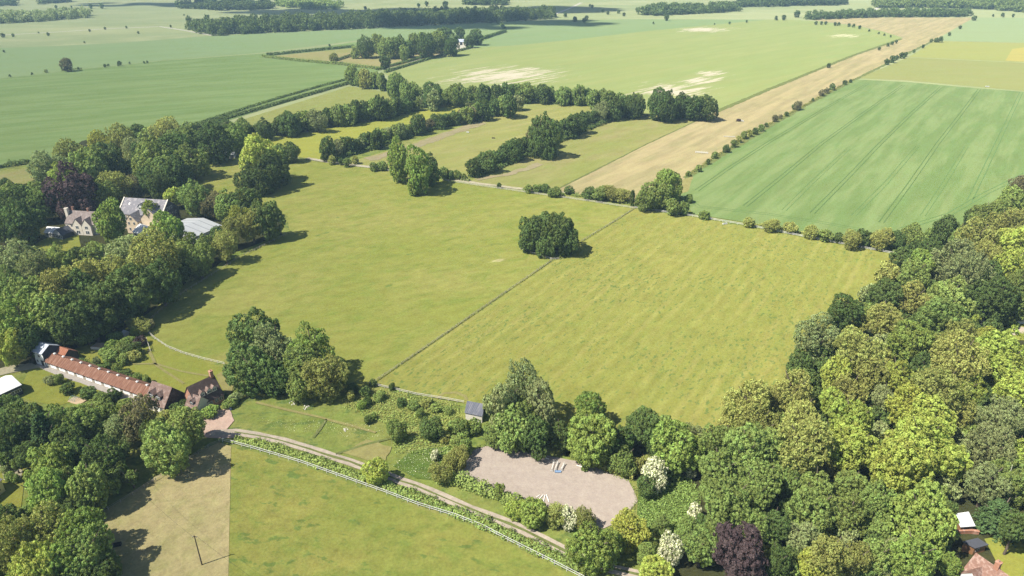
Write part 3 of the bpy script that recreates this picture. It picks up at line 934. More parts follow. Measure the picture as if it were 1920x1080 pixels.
plant('''1125 363 17 M;1146 362 19 O;1106 362 14 D;1166 366 17 O;1186 372 5 15 D;1196 380 6 9 D;990 354 8 M;1006 353 10 M;1022 353 10 D;1044 360 9 M;1068 357 10 D;1035 362 8 M;
1320 403 11 M;1405 417 12 O;1446 422 17 O;1482 427 13 O;1521 434 17 O;1548 441 15 M;1597 449 13 O;1572 446 9 D;1292 372 8 M;
613 297 6 M;622 300 8 O;650 305 8 M;666 300 7 O;701 313 8 M;716 311 11 M;936 348 5 D;870 332 6 M;857 328 8 M;845 328 8 D;640 303 6 D''', GR_E, 0.1, 'shrub')
GR_T = 'bushes along the tan strip'
plant('''1291 326 5 M;1310 316 6 M;1328 303 5 D;1340 291 6 M;1362 279 7 D;1376 269 7 M;1386 261 6 O;1395 253 7 M;1405 250 6 O;1416 246 6 D;1427 240 6 M;1437 234 4 D;1453 222 6 K;1463 219 4 K;
1475 214 4 D;1489 200 5 D;1496 198 8 K;1524 187 3 D;1541 174 6 K;1551 170 5 K;1561 163 6 D;1584 155 4 D;1595 152 3 D;1664 116 5 D;1674 111 6 D;1682 108 4 D;1692 104 5 D;1699 102 4 D;
1714 96 3 D;1731 87 3 D;1746 76 3 D;1755 75 4 D;1764 74 5 D;1780 64 3 D;1801 51 3 D;1554 123 4 D;1649 91 3 D;1665 84 3 D;1673 81 3 D;1681 78 3 D;1269 330 6 D;1250 380 6 M;
1530 43 3 D;1540 43 3 D;1548 43 3 D;1566 45 3 D;1573 45 3 D;1592 47 3 D;1601 48 3 D;1612 51 3 D;1630 57 2 D;1648 62 2 D;1658 65 2 D;1670 68 2 D;1827 34 4 D''', GR_T, 0.1, 'shrub')
GR_H = 'hedgerow trees between the paddocks'


def row(pts, rpx, step, species, seed, ryf=1.1, sz=(0.62, 1.32)):
    rs = random.Random(seed)
    for i in range(len(pts) - 1):
        (x0, y0), (x1, y1) = pts[i], pts[i + 1]
        n = max(1, round(math.hypot(x1 - x0, y1 - y0) / step))
        for j in range(n):
            t = (j + rs.uniform(.2, .8)) / n
            r = rpx * rs.uniform(*sz)
            yy = y0 + (y1 - y0) * t + rs.uniform(-3, 3)
            add_tree(x0 + (x1 - x0) * t, yy, r, r * ryf * rs.uniform(.9, 1.3), rs.choice(species), GR_H, 0.2)


row([(655, 142), (690, 148), (745, 160), (785, 178)], 14, 10.5, 'MMOM', 51)
row([(795, 184), (860, 176), (925, 177), (1000, 178), (1080, 180), (1150, 190), (1200, 200)], 13.5, 10.5, 'MDMDM', 52)
row([(1225, 196), (1335, 204)], 19, 19, 'DMD', 53, 1.15, (.9, 1.15))
row([(448, 252), (545, 234), (640, 216), (740, 200), (815, 188)], 14, 10.5, 'DDMDG', 54)
row([(612, 282), (650, 275), (720, 255), (790, 233), (850, 220), (910, 205), (975, 192)], 13, 10.5, 'DDMGK', 55)
row([(880, 318), (940, 292), (1000, 266), (1060, 240), (1120, 213), (1180, 198)], 14, 10.5, 'DDMGD', 56)
row([(1003, 262), (1030, 255)], 22, 14, 'DK', 57, 1.2)
GR_W = 'trees around the far farmstead'
plant('''685 88 17 20 D;667 98 9 11 M;707 82 14 17 M;722 90 17 19 M;745 88 17 20 M;758 99 10 14 M;776 82 15 18 M;800 86 21 23 D;820 78 18 20 M;848 84 17 20 D;833 66 14 14 D;862 62 10 11 D;
893 70 13 14 D;879 78 10 11 D;722 117 11 12 D;625 108 9 9 O;790 75 13 15 M;766 92 12 15 D''', GR_W, 0.3)
GR_D = 'scattered bushes on the far downland'
plant('123 121 11 12 K', 'lone trees in the far fields', 0.6)
plant('''86 133 4 G;60 138 3 D;147 128 3 D;152 128 2 D;196 123 4 D;203 122 3 D;224 119 6 D;243 118 3 D;270 117 3 D;276 116 3 D;18 142 3 D;90 64 4 D;24 66 4 D;5 66 5 D;72 61 2 D;168 57 3 D;
197 53 3 D;237 51 3 D;259 61 3 D;320 49 3 D;158 79 2 D;7 96 3 D;170 12 5 D;190 11 6 D;105 13 4 D;134 13 3 D;390 30 3 D;440 33 3 D;618 85 3 D;345 28 2 D;1225 43 3 D;1340 45 2 D;1368 43 3 D;
1400 40 3 D;1495 26 8 D;1470 33 6 D;1455 34 5 D;1250 33 7 D;1100 33 5 D;1078 36 6 D;1095 38 6 D;1040 27 6 D;1060 28 5 D;1130 20 4 D;1140 24 4 D;1160 22 4 D;1170 27 4 D;1195 18 5 D;1110 12 4 D;1106 10 3 D;
760 18 4 D;785 10 5 D;800 7 6 D;835 8 7 D;685 15 4 D;1880 28 5 D;1900 29 4 D;1862 29 3 D;1640 24 3 D;1690 29 4 D''', GR_D, 0.1, 'shrub', .72)
GR_S = 'bushes around the riding arena and track'
plant('''705 885 24 25 L;745 808 17 22 M;808 803 23 25 D;872 838 15 M;860 858 20 O;826 886 22 O;846 868 18 O;890 800 14 M;866 800 16 M;1115 1028 46 48 B;1152 1015 22 M;1181 997 34 36 Y;
1258 1030 26 32 W;1228 893 29 30 W;1212 912 20 D;1296 886 10 12 W;1303 962 15 17 W;1065 972 18 22 W;1040 965 24 O;1000 962 26 28 B;1095 975 22 O;936 922 11 15 B;968 955 20 L;
815 853 9 W;1240 985 18 M;1178 880 15 M;1195 872 14 O;1215 865 12 O;1150 872 14 M;1098 870 12 M;1290 985 20 M;1210 1040 20 M;1275 1010 18 M;1320 985 18 D''', GR_S, 0.1)
GR_RG = 'small bushes of the rough ground'
plant('''657 742 9 O;712 742 13 M;684 733 12 M;660 728 14 D;690 752 8 D;752 754 9 D;775 760 12 M;800 755 13 O;820 765 12 M;840 770 10 M;788 774 9 M;678 760 9 B;700 780 6 M;690 787 8 D;735 725 7 D;
700 718 7 D;455 700 10 M;440 745 13 G;430 757 12 M;448 730 11 M;395 772 16 B;375 780 10 M;330 768 15 D;310 778 12 O;345 757 9 D;850 800 14 M;870 812 13 M;835 822 12 O;855 825 12 M;
125 729 15 D;95 713 12 G;110 710 9 M;165 737 16 D;192 752 20 M;212 742 16 D;178 762 18 M;150 768 16 M;235 758 16 M;205 668 15 M;225 655 18 M;246 656 17 D;262 640 13 P;215 632 14 M;
265 610 20 O;248 606 14 O;278 608 12 K;232 672 14 M;250 668 14 O;200 660 12 M;210 645 12 B;240 640 12 M;195 690 13 D;235 700 10 D;258 708 9 M;275 712 8 M;220 690 9 M;180 678 8 G;252 622 8 L;
1858 606 10 M;1872 612 8 G;1890 606 7 M;1905 610 6 D;1858 622 8 G;1880 628 10 D;10 880 8 G;18 893 9 M;28 897 8 M''', GR_RG, 0.05, 'shrub')

# lower crowns filling the woods between the trees above: one canopy
def build_infill():
    keys = sorted({q[2] for q in INFILL})
    V, mi, cf = [], [], []
    for (p, r, sp, th, k_) in INFILL:
        me = MIDL[k_]
        a = np.zeros(len(me.vertices) * 3, np.float32)
        me.vertices.foreach_get('co', a)
        a = a.reshape(-1, 4, 3) * np.array([r, r, r * 1.1])
        c, s_ = math.cos(th), math.sin(th)
        V.append(np.stack([a[..., 0] * c - a[..., 1] * s_ + p.x, a[..., 0] * s_ + a[..., 1] * c + p.y, a[..., 2] + p.z], -1))
        mi.append(np.full(len(a), keys.index(sp), np.int32))
        f = np.zeros(len(a), np.float32)
        me.attributes['clump'].data.foreach_get('value', f)
        cf.append(f)
    me = quads_mesh('woodland_canopy', np.concatenate(V), np.concatenate(cf))
    for k_ in keys:
        me.materials.append(LEAF[k_])
    me.polygons.foreach_set('material_index', np.concatenate(mi))
    tag(link('woodland_canopy', me), kind='stuff')


fill([(-330, 400), (-25, 370), (-25, 680), (-420, 720)], [], 36, (26, 42), 'DMOG', GR_L, 3.0, 10, 1.0)
fill([(-300, 780), (-25, 770), (-25, 860), (-300, 880)], [], 40, (28, 44), 'DMB', GR_BL, 3.0, 11, 1.0)
fill([(-300, 980), (-25, 975), (200, 1105), (200, 1250), (-300, 1250)], [], 44, (34, 50), 'DMB', GR_BL, 3.0, 12, 1.0)
build_infill()

# ------------------------------------------------------------------ hedges
def hedge(name, label, px, w, h, sp, leaf=0.28, dens=9.0, clipped=False, cat='hedge', group=None, kind=None, seed=1, wav=0.35):
    rs = np.random.RandomState(seed)
    P = [G(*p) for p in px]
    seg = [(P[i + 1] - P[i]).length for i in range(len(P) - 1)]
    tot = sum(seg)
    n = int(tot * (2 * h + w) * dens)
    cum = np.concatenate([[0], np.cumsum(seg)])
    u = rs.uniform(0, tot, n)
    k = np.clip(np.searchsorted(cum, u) - 1, 0, len(seg) - 1)
    A = np.array([[p.x, p.y] for p in P])
    t = ((u - cum[k]) / np.array(seg)[k])[:, None]
    base = A[k] * (1 - t) + A[k + 1] * t
    d = A[k + 1] - A[k]
    d = d / np.linalg.norm(d, axis=1, keepdims=True)
    nr = np.stack([-d[:, 1], d[:, 0]], 1)
    ph = rs.uniform(0, 6, 6)
    bumpy = 1 + (0 if clipped else 1) * wav * (np.sin(u * 0.9 + ph[0]) * .5 + np.sin(u * 0.37 + ph[1]) * .6 + np.sin(u * 2.1 + ph[2]) * .4)
    bumpy = np.maximum(bumpy, 0.25)
    per = rs.uniform(0, 1, n)
    side = 2 * h / (2 * h + w)
    # profile: rounded top
    a = np.where(per < side, 0, 1)
    ang = rs.uniform(0, math.pi, n)
    if clipped:
        cx = np.where(a == 1, rs.uniform(-.5, .5, n), np.sign(rs.uniform(-1, 1, n)) * .5) * w
        cz = np.where(a == 1, 1.0, rs.uniform(0, 1, n)) * h
        nx = np.where(a == 1, 0, np.sign(cx))
        nz = np.where(a == 1, 1.0, 0.15)
        jit = 0.1
    else:
        cx = np.cos(ang) * .5 * w * bumpy
        cz = np.sin(ang) ** 0.6 * h * bumpy
        nx, nz = np.cos(ang), np.sin(ang)
        jit = 0.22
    rad = rs.uniform(.75, 1.08, n)
    pos = np.concatenate([base + nr * (cx * rad)[:, None], (cz * rad)[:, None]], 1) + rs.normal(0, jit, (n, 3)) * np.array([1, 1, .6])
    pos[:, 2] = np.maximum(pos[:, 2], 0.05)
    nn = np.concatenate([nr * nx[:, None], nz[:, None]], 1)
    nn = unit(nn + rs.normal(0, .5, nn.shape))
    o0 = pos.mean(0)
    o0[2] = 0
    V = leaf_quads(pos - o0, nn, leaf, rs)
    me = quads_mesh(name, V)
    o = link(name, me, LEAF[sp])
    o.location = o0
    return tag(o, label, cat, group, kind)


hedge('verge_hedge', 'low tangled green hedge between the stony track and the white rail fence', [(440, 826), (480, 834), (530, 846), (580, 862), (655, 889), (690, 902)], 3.0, 1.1, 'M', .24, 14, seed=3)
hedge('verge_hedge', 'low bramble bank beside the track, right of the lime roadside tree', [(715, 908), (750, 924), (805, 943), (880, 971), (955, 1005), (1015, 1034), (1085, 1068)], 3.2, 1.2, 'M', .24, 14, seed=4)
hedge('arena_hedge', 'tall mixed hedge along the lower side of the sand arena', [(820, 902), (860, 905), (920, 928), (980, 952), (1040, 975)], 3.2, 2.4, 'M', .28, 13, seed=5)
hedge('arena_hedge', 'scrubby hedge at the upper right rim of the sand arena', [(1095, 868), (1150, 884), (1190, 898)], 2.6, 1.8, 'O', .26, 12, seed=6)
hedge('farm_hedge', 'clipped dark hedge running from the manor wood towards the tree rows', [(362, 241), (440, 219), (540, 190), (655, 157)], 3.0, 2.2, 'D', .5, 3.5, True, seed=7)
hedge('farm_hedge', 'second thin hedge line parallel to the left cereal field edge', [(355, 238), (430, 214), (520, 186), (600, 163), (650, 150)], 1.6, 1.8, 'D', .45, 3.5, True, seed=8)
hedge('farm_hedge', 'clipped hedge on the near side of the far farm paddock', [(490, 107), (560, 115), (640, 122), (715, 131)], 3.2, 2.6, 'M', .6, 2.5, True, seed=9)
hedge('farm_hedge', 'clipped hedge on the far side of the far farm paddock', [(500, 105), (580, 97), (663, 89)], 3.0, 3.2, 'D', .6, 2.5, True, seed=10)
hedge('farm_hedge', 'dark hedge on the upper side of the lane to the far farmstead', [(705, 132), (760, 118), (800, 107)], 2.6, 2.4, 'D', .55, 3, True, seed=11)
hedge('farm_hedge', 'dark hedge on the lower side of the lane to the far farmstead', [(722, 137), (780, 119), (835, 103), (885, 90)], 2.6, 2.4, 'D', .55, 3, True, seed=12)
hedge('farm_hedge', 'hedge running away from the far farmstead towards the big wood', [(905, 74), (930, 66), (948, 60)], 4.0, 3.4, 'D', .7, 2, True, seed=13)
hedge('farm_hedge', 'short hedge bend just in front of the big far wood', [(946, 55), (941, 48), (934, 43)], 4.0, 3.0, 'D', .8, 2, True, seed=14)
hedge('farm_hedge', 'short dark hedge inside the far farm paddock', [(630, 115), (658, 106)], 3.0, 2.6, 'D', .6, 2.5, True, seed=15)
hedge('field_hedge', 'low dark hedge at the left edge beyond the manor wood', [(-20, 318), (20, 312), (60, 305)], 4.0, 2.4, 'D', .5, 4, False, seed=16)
hedge('field_hedge', 'low dark hedge line left of the lone brown tree', [(115, 133), (150, 130)], 3.0, 1.5, 'D', .5, 2, False, seed=17)
hedge('field_hedge', 'low hedge under the trees at the edge of the dry paddock', [(890, 335), (960, 306), (1030, 275), (1110, 240), (1180, 215)], 4.0, 2.2, 'D', .5, 4, False, seed=18)
hedge('field_hedge', 'low hedge filling under the middle paddock tree row', [(625, 300), (700, 280), (790, 250), (880, 225), (970, 203)], 4.0, 2.2, 'D', .5, 4, False, seed=19)
hedge('field_hedge', 'low hedge filling under the upper paddock tree row', [(470, 262), (560, 245), (660, 227), (760, 208), (830, 196), (960, 192), (1100, 198), (1200, 212)], 4.0, 2.5, 'D', .5, 3.5, False, seed=20)
hedge('field_hedge', 'grey green scrub line beside the tall tree pair', [(815, 335), (845, 333), (880, 340)], 3.0, 1.8, 'G', .35, 8, False, seed=21)
hedge('grass_line', 'dark line of long grass under the meadow dividing fence, lower stretch', [(701, 719), (800, 651), (900, 582), (1035, 489)], 0.7, 0.35, 'O', .14, 12, False, 'long grass', seed=22, wav=.5)
hedge('grass_line', 'dark line of long grass under the meadow dividing fence, upper stretch', [(1092, 452), (1140, 423), (1188, 393)], 0.7, 0.35, 'O', .16, 10, False, 'long grass', seed=23, wav=.5)
hedge('field_hedge', 'low ragged grass and scrub line between the tan strip and the green cereal field', [(1288, 331), (1340, 295), (1400, 258), (1450, 229), (1500, 203), (1560, 170), (1602, 149)], 1.6, .7, 'O', .3, 9, False, seed=33, wav=.9)
hedge('field_hedge', 'low scrub under the bushes along the fence below the cereal field', [(1395, 418), (1450, 427), (1520, 440), (1600, 455), (1660, 468)], 1.8, 1.0, 'O', .3, 9, False, seed=34, wav=.9)
hedge('field_hedge', 'low scrub under the bushes left of the meadow fence corner', [(980, 358), (1050, 364), (1120, 372), (1190, 384)], 1.8, 1.0, 'M', .3, 9, False, seed=35, wav=.9)
hedge('garden_hedge', 'leafy hedge behind the rust-roofed stable row', [(150, 680), (190, 692), (240, 708), (275, 718)], 1.6, 1.3, 'D', .22, 14, False, seed=24)


hedge('grass_fringe', None, [(1150, 889), (1178, 903), (1193, 922), (1195, 938), (1187, 956), (1166, 969), (1150, 986)], .9, .35, 'M', .14, 16, False, None, None, 'stuff', seed=31, wav=.6)
hedge('grass_fringe', None, [(868, 900), (857, 880), (867, 860), (884, 844), (905, 837), (930, 836)], .9, .35, 'M', .14, 16, False, None, None, 'stuff', seed=32, wav=.6)


def ground_cover(name, poly, n, h, size, sp, seed, up=0.3):
    rs = np.random.RandomState(seed)
    W = [G(*p) for p in poly]
    w2 = [(p.x, p.y) for p in W]
    xs, ys = [p[0] for p in w2], [p[1] for p in w2]
    pts = []
    while len(pts) < n:
        x, y = rs.uniform(min(xs), max(xs)), rs.uniform(min(ys), max(ys))
        if inside(x, y, w2):
            pts.append((x, y))
    P = np.array(pts)
    zz = (0.3 + 0.7 * (np.sin(P[:, 0] * .9) * np.cos(P[:, 1] * .7) * .5 + .5)) * h * rs.uniform(.3, 1, n)
    P = np.concatenate([P, zz[:, None] + .22], 1)
    nn = unit(rs.normal(size=(n, 3)) + np.array([0, 0, 1.0 + up]))
    me = quads_mesh(name, leaf_quads(P, nn, size, rs))
    return tag(link(name, me, LEAF[sp]), kind='stuff')


ground_cover('rough_vegetation', [(1195, 955), (1205, 925), (1235, 900), (1285, 892), (1315, 920), (1310, 980), (1280, 1030), (1200, 1010)], 5000, .8, .2, 'M', 61)
ground_cover('rough_vegetation', [(640, 765), (740, 730), (860, 765), (860, 860), (740, 850), (730, 800)], 5200, .7, .2, 'M', 62)
ground_cover('rough_vegetation', [(640, 755), (700, 728), (860, 760), (880, 800), (820, 800), (720, 790)], 2600, .6, .17, 'O', 67)
ground_cover('cow_parsley', [(735, 875), (770, 845), (850, 835), (865, 870), (840, 905), (780, 900)], 800, .7, .08, 'W', 63)
ground_cover('cow_parsley', [(480, 785), (600, 790), (720, 800), (720, 830), (600, 815), (500, 805)], 500, .4, .08, 'W', 64)
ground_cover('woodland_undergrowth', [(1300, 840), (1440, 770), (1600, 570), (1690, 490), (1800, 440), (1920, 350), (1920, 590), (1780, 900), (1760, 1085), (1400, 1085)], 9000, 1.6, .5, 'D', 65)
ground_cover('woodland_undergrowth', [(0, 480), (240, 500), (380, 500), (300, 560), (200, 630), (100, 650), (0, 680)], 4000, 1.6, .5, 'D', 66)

# ------------------------------------------------------------------ far woods
def wood(name, label_unused, poly, spacing, h, sp, seed):
    rs = np.random.RandomState(seed)
    base = []
    for pm in LOWL:
        a = np.zeros(len(pm.vertices) * 3, np.float32)
        pm.vertices.foreach_get('co', a)
        base.append(a.reshape(-1, 4, 3))
    W = [G(*p) for p in poly]
    w2 = [(p.x, p.y) for p in W]
    xs, ys = [p[0] for p in w2], [p[1] for p in w2]
    out = []
    y = min(ys)
    while y < max(ys):
        x = min(xs)
        while x < max(xs):
            q = (x + rs.uniform(-.5, .5) * spacing, y + rs.uniform(-.5, .5) * spacing)
            if inside(*q, w2):
                b = base[rs.randint(len(base))][::2]
                r = spacing * rs.uniform(.55, .85)
                hh = h * rs.uniform(.55, 1.3)
                th = rs.uniform(0, 6.28)
                c, s = math.cos(th), math.sin(th)
                v = b * np.array([r, r, hh * .5])
                v = np.stack([v[..., 0] * c - v[..., 1] * s, v[..., 0] * s + v[..., 1] * c, v[..., 2]], -1)
                out.append(v + np.array([q[0], q[1], hh * .5]))
            x += spacing
        y += spacing
    me = quads_mesh(name, np.concatenate(out))
    return tag(link(name, me, LEAF[sp]), kind='stuff')


wood('far_wood', '', [(345, 54), (400, 68), (480, 63), (640, 56), (800, 48), (960, 41), (1038, 35), (1036, 30), (860, 31), (700, 36), (520, 46)], 9.5, 15, 'D', 71)
wood('far_wood', '', [(-60, 48), (60, 42), (170, 33), (168, 28), (60, 34), (-60, 40)], 10, 13, 'G', 72)
wood('far_wood', '', [(335, 15), (400, 20), (480, 20), (516, 17), (500, 9), (400, 9)], 13, 12, 'D', 73)
wood('far_wood', '', [(518, 12), (580, 18), (642, 18), (640, 13), (560, 5), (518, 5)], 13, 12, 'M', 74)
wood('far_wood', '', [(868, 10), (955, 10), (950, 5), (880, 4)], 14, 12, 'D', 75)
wood('far_wood', '', [(1188, 29), (1250, 30), (1385, 22), (1385, 16), (1240, 22)], 11, 14, 'D', 76)
wood('far_wood', '', [(1387, 14), (1500, 12), (1586, 10), (1580, 4), (1387, 8)], 13, 14, 'D', 77)
wood('far_wood', '', [(1512, 38), (1650, 33), (1700, 33), (1822, 32), (1820, 28), (1640, 29), (1515, 34)], 9, 11, 'D', 78)
wood('far_wood', '', [(1640, 16), (1740, 15), (1830, 17), (1950, 26), (1950, 10), (1830, 6), (1640, 8)], 13, 14, 'M', 79)
wood('far_wood', '', [(0, 12), (30, 12), (30, 8), (0, 7)], 13, 12, 'D', 80)
wood('far_wood', '', [(78, 9), (134, 4), (130, 1), (80, 4)], 13, 12, 'D', 81)

# ------------------------------------------------------------------ fences
def fence(name, label, px, mat, h=1.2, rails=(1.1, 0.65), spacing=3.0, rw=0.14, group=None, pw=0.12):
    P = [G(*p) for p in px]
    root = empty(name, P[0])
    tag(root, label, 'fence', group)
    L = [p - P[0] for p in P]
    for rz in rails:
        b = MB()
        for i in range(len(L) - 1):
            a, c = L[i], L[i + 1]
            d = (c - a).normalized()
            n = Vector((-d.y, d.x, 0)) * 0.03
            lo, hi = Vector((0, 0, rz - rw / 2)), Vector((0, 0, rz + rw / 2))
            b.hexa([a + n + lo, a - n + lo, c - n + lo, c + n + lo], [a + n + hi, a - n + hi, c - n + hi, c + n + hi])
        b.build('rail', mat, root)
    pm = None
    acc, nxt = 0.0, 0.0
    cnt = 0
    for i in range(len(L) - 1):
        s = (L[i + 1] - L[i]).length
        while nxt <= acc + s and cnt < 99:
            q = L[i].lerp(L[i + 1], (nxt - acc) / s)
            if pm is None:
                pm = MB().box(-pw / 2, pw / 2, -pw / 2, pw / 2, -.2, h).build('post', mat, root)
                o = pm
            else:
                o = pm.copy()
                COL.objects.link(o)
                o.parent = root
            o.location = q + Vector((0, 0, 0))
            nxt += spacing
            cnt += 1
        acc += s
    return root


GF = 'post and rail fences'
fence('rail_fence', 'long white two-rail fence along the bottom pasture beside the track', [(418, 829), (440, 834), (480, 845), (565, 870), (655, 902), (720, 925), (780, 948), (855, 971), (905, 991), (955, 1017), (977, 1028), (1035, 1057), (1095, 1088)], WHITEPAINT, 1.35, (1.25, .65), 3.0, .09, GF)
fence('rail_fence', 'pale rail fence along the far side of the meadow left of the tall tree pair', [(540, 296), (600, 303), (700, 317), (740, 323)], PALEWOOD, 1.2, (1.1, .6), 3.6, .13, GF)
fence('rail_fence', 'pale rail fence from the tall tree pair to the fence corner', [(830, 339), (900, 350), (1000, 364), (1100, 378), (1190, 392)], PALEWOOD, 1.2, (1.1, .6), 3.6, .13, GF)
fence('rail_fence', 'white rail fence between the mown meadow and the green cereal field', [(1190, 391), (1300, 407), (1400, 424), (1500, 444), (1600, 463), (1690, 480)], WHITEPAINT, 1.2, (1.1, .6), 3.6, .14, GF)
fence('rail_fence', 'dark thin fence dividing the two meadows, below the round clump', [(700, 720), (800, 652), (900, 583), (1035, 490)], GREYWOOD, 1.15, (1.05, .6), 2.6, .09, GF)
fence('rail_fence', 'dark thin fence dividing the two meadows, above the round clump', [(1090, 454), (1140, 424), (1190, 392)], GREYWOOD, 1.15, (1.05, .6), 2.6, .09, GF)
fence('rail_fence', 'short rail fence around the foot of the round clump', [(975, 468), (1000, 477), (1035, 488), (1048, 487)], PALEWOOD, 1.1, (1.0, .55), 2.4, .14, GF)
fence('rail_fence', 'curved white rail fence between the garden lawn and the meadow', [(268, 616), (290, 636), (315, 653), (345, 665), (380, 675), (422, 685)], PALEWOOD, 1.2, (1.1, .6), 2.6, .09, GF)
fence('rail_fence', 'weathered rail fence left of the dark-roofed field shelter', [(692, 722), (730, 730), (780, 742), (830, 750), (870, 757)], PALEWOOD, 1.15, (1.05, .6), 2.6, .12, GF)
fence('wire_fence', 'thin wire fence along the trees at the top of the dry pasture', [(180, 972), (240, 935), (300, 898), (350, 866), (395, 838), (418, 829)], GREYWOOD, 1.2, (1.1, .7), 3.0, .04, GF)
fence('wire_fence', 'thin wire fence under the manor wood edge', [(270, 612), (330, 560), (400, 516), (450, 484), (540, 440)], GREYWOOD, 1.2, (1.1, .7), 3.0, .05, GF)
fence('garden_fence', 'short fence stub beside the orchard bushes', [(276, 640), (283, 662)], PALEWOOD, 1.5, (1.4, .9), 2.0, .1, GF)

# ------------------------------------------------------------------ buildings
def gable(name, label, cat, r0, r1, rh, W, eh, wall, roof, over=0.35, world=None, wall_z0=-0.3, parent=None, parts=None, thick=0.14):
    """gabled building given the ridge ends in the photo; local x along the ridge, centre at the base"""
    if world:
        a, b = world
    else:
        a, b = G(*r0, rh), G(*r1, rh)
    c = (a + b) / 2
    L = (Vector((b.x, b.y, 0)) - Vector((a.x, a.y, 0))).length - 2 * over * 0.6
    rz = math.atan2(b.y - a.y, b.x - a.x)
    root = empty(name, (c.x, c.y, 0), rz)
    if label:
        tag(root, label, cat)
    w, l = W / 2, L / 2
    tw = MB()
    rr = rh - thick
    e2 = eh
    tw.add([(-l, -w, wall_z0), (l, -w, wall_z0), (l, w, wall_z0), (-l, w, wall_z0), (-l, -w, e2), (l, -w, e2), (l, w, e2), (-l, w, e2), (-l, 0, rr), (l, 0, rr)],
           [(0, 1, 5, 4), (2, 3, 7, 6), (1, 2, 6, 9, 5), (3, 0, 4, 8, 7), (0, 3, 2, 1)])
    tw.build('wall', wall, root)
    sl = (rh - eh) / w
    ow = w + over
    ez = eh - over * sl
    ol = l + over * 0.6
    t = thick
    for s in (-1, 1):
        rb = MB()
        rb.hexa([(-ol, 0, rh - t), (ol, 0, rh - t), (ol, s * ow, ez - t), (-ol, s * ow, ez - t)] if s < 0 else
                [(ol, 0, rh - t), (-ol, 0, rh - t), (-ol, s * ow, ez - t), (ol, s * ow, ez - t)],
                [(-ol, 0, rh), (ol, 0, rh), (ol, s * ow, ez), (-ol, s * ow, ez)] if s < 0 else
                [(ol, 0, rh), (-ol, 0, rh), (-ol, s * ow, ez), (ol, s * ow, ez)])
        rb.build('roof', roof, root)
    root['dims'] = (L, W, eh, rh)
    return root, l, w


def win(root, x, y, z, w, h, face, frame=WHITEPAINT, name='window', depth_=0.06, panes=True):
    """window centred at (x,y,z) on a wall facing 'face' in {-y,+y,-x,+x}"""
    d = depth_
    f, g = MB(), MB()
    if face[1] == 'y':
        s = -1 if face[0] == '-' else 1
        f.box(x - w / 2, x + w / 2, min(y, y + s * d), max(y, y + s * d), z - h / 2, z + h / 2)
        for i in (-1, 1):
            g.box(x + i * w * .24 - w * .19, x + i * w * .24 + w * .19, min(y + s * d, y + s * (d + .015)), max(y + s * d, y + s * (d + .015)), z - h * .42, z + h * .42)
    else:
        s = -1 if face[0] == '-' else 1
        f.box(min(x, x + s * d), max(x, x + s * d), y - w / 2, y + w / 2, z - h / 2, z + h / 2)
        for i in (-1, 1):
            g.box(min(x + s * d, x + s * (d + .015)), max(x + s * d, x + s * (d + .015)), y + i * w * .24 - w * .19, y + i * w * .24 + w * .19, z - h * .42, z + h * .42)
    o = f.build(name, frame, root)
    g.build('pane', GLASS, o)
    return o


def door(root, x, y, w, h, face, mat=DOORDARK, z0=0.0):
    s = -1 if face[0] == '-' else 1
    b = MB()
    if face[1] == 'y':
        b.box(x - w / 2, x + w / 2, min(y, y + s * .05), max(y, y + s * .05), z0, z0 + h)
    else:
        b.box(min(x, x + s * .05), max(x, x + s * .05), y - w / 2, y + w / 2, z0, z0 + h)
    return b.build('door', mat, root)


def chimney(root, x, y, z0, z1, w=0.8, mat=BRICK):
    o = MB().box(x - w / 2, x + w / 2, y - w / 2, y + w / 2, z0, z1).box(x - w / 2 - .07, x + w / 2 + .07, y - w / 2 - .07, y + w / 2 + .07, z1 + .002, z1 + .16).build('chimney', mat, root)
    MB().tube((x, y, z1 + .16), (x, y, z1 + .55), .14, .11, 8).build('chimney_pot', TILERED, o)
    return o


def dormer(root, x, side, w, eh, rh, W, y_face, roof, wall, h=1.5):
    """gabled dormer on the roof slope on side -1/+1 of local y, face at y=side*y_face"""
    half = W / 2
    sl = (rh - eh) / half
    zb = rh - y_face * sl
    top = zb + h
    pk = top + w * 0.55
    yb_e = max(0.05, (rh - top) / sl)
    yb_r = max(0.02, (rh - pk) / sl)
    s = side
    v = [(x - w / 2, s * y_face, zb), (x + w / 2, s * y_face, zb), (x + w / 2, s * y_face, top), (x, s * y_face, pk - .05), (x - w / 2, s * y_face, top), (x - w / 2, s * yb_e, top), (x + w / 2, s * yb_e, top)]
    o = MB().add(v, [(0, 1, 2, 3, 4), (1, 6, 2), (0, 4, 5)]).build('dormer', wall, root)
    for i in (-1, 1):
        e = x + i * (w / 2 + .15)
        a, b2, c2, d2 = (x, s * (y_face + .2), pk), (x, s * yb_r, pk), (e, s * max(.04, yb_e - .1), top - .12), (e, s * (y_face + .2), top - .12)
        up = Vector((0, 0, .08))
        q = [Vector(p) for p in (a, b2, c2, d2)]
        MB().hexa([p for p in q], [p + up for p in q]).build('dormer_roof', roof, o)
    f = '-y' if s < 0 else '+y'
    wn = win(o, x, s * y_face, zb + h * .55, w * .7, h * .6, f)
    return o


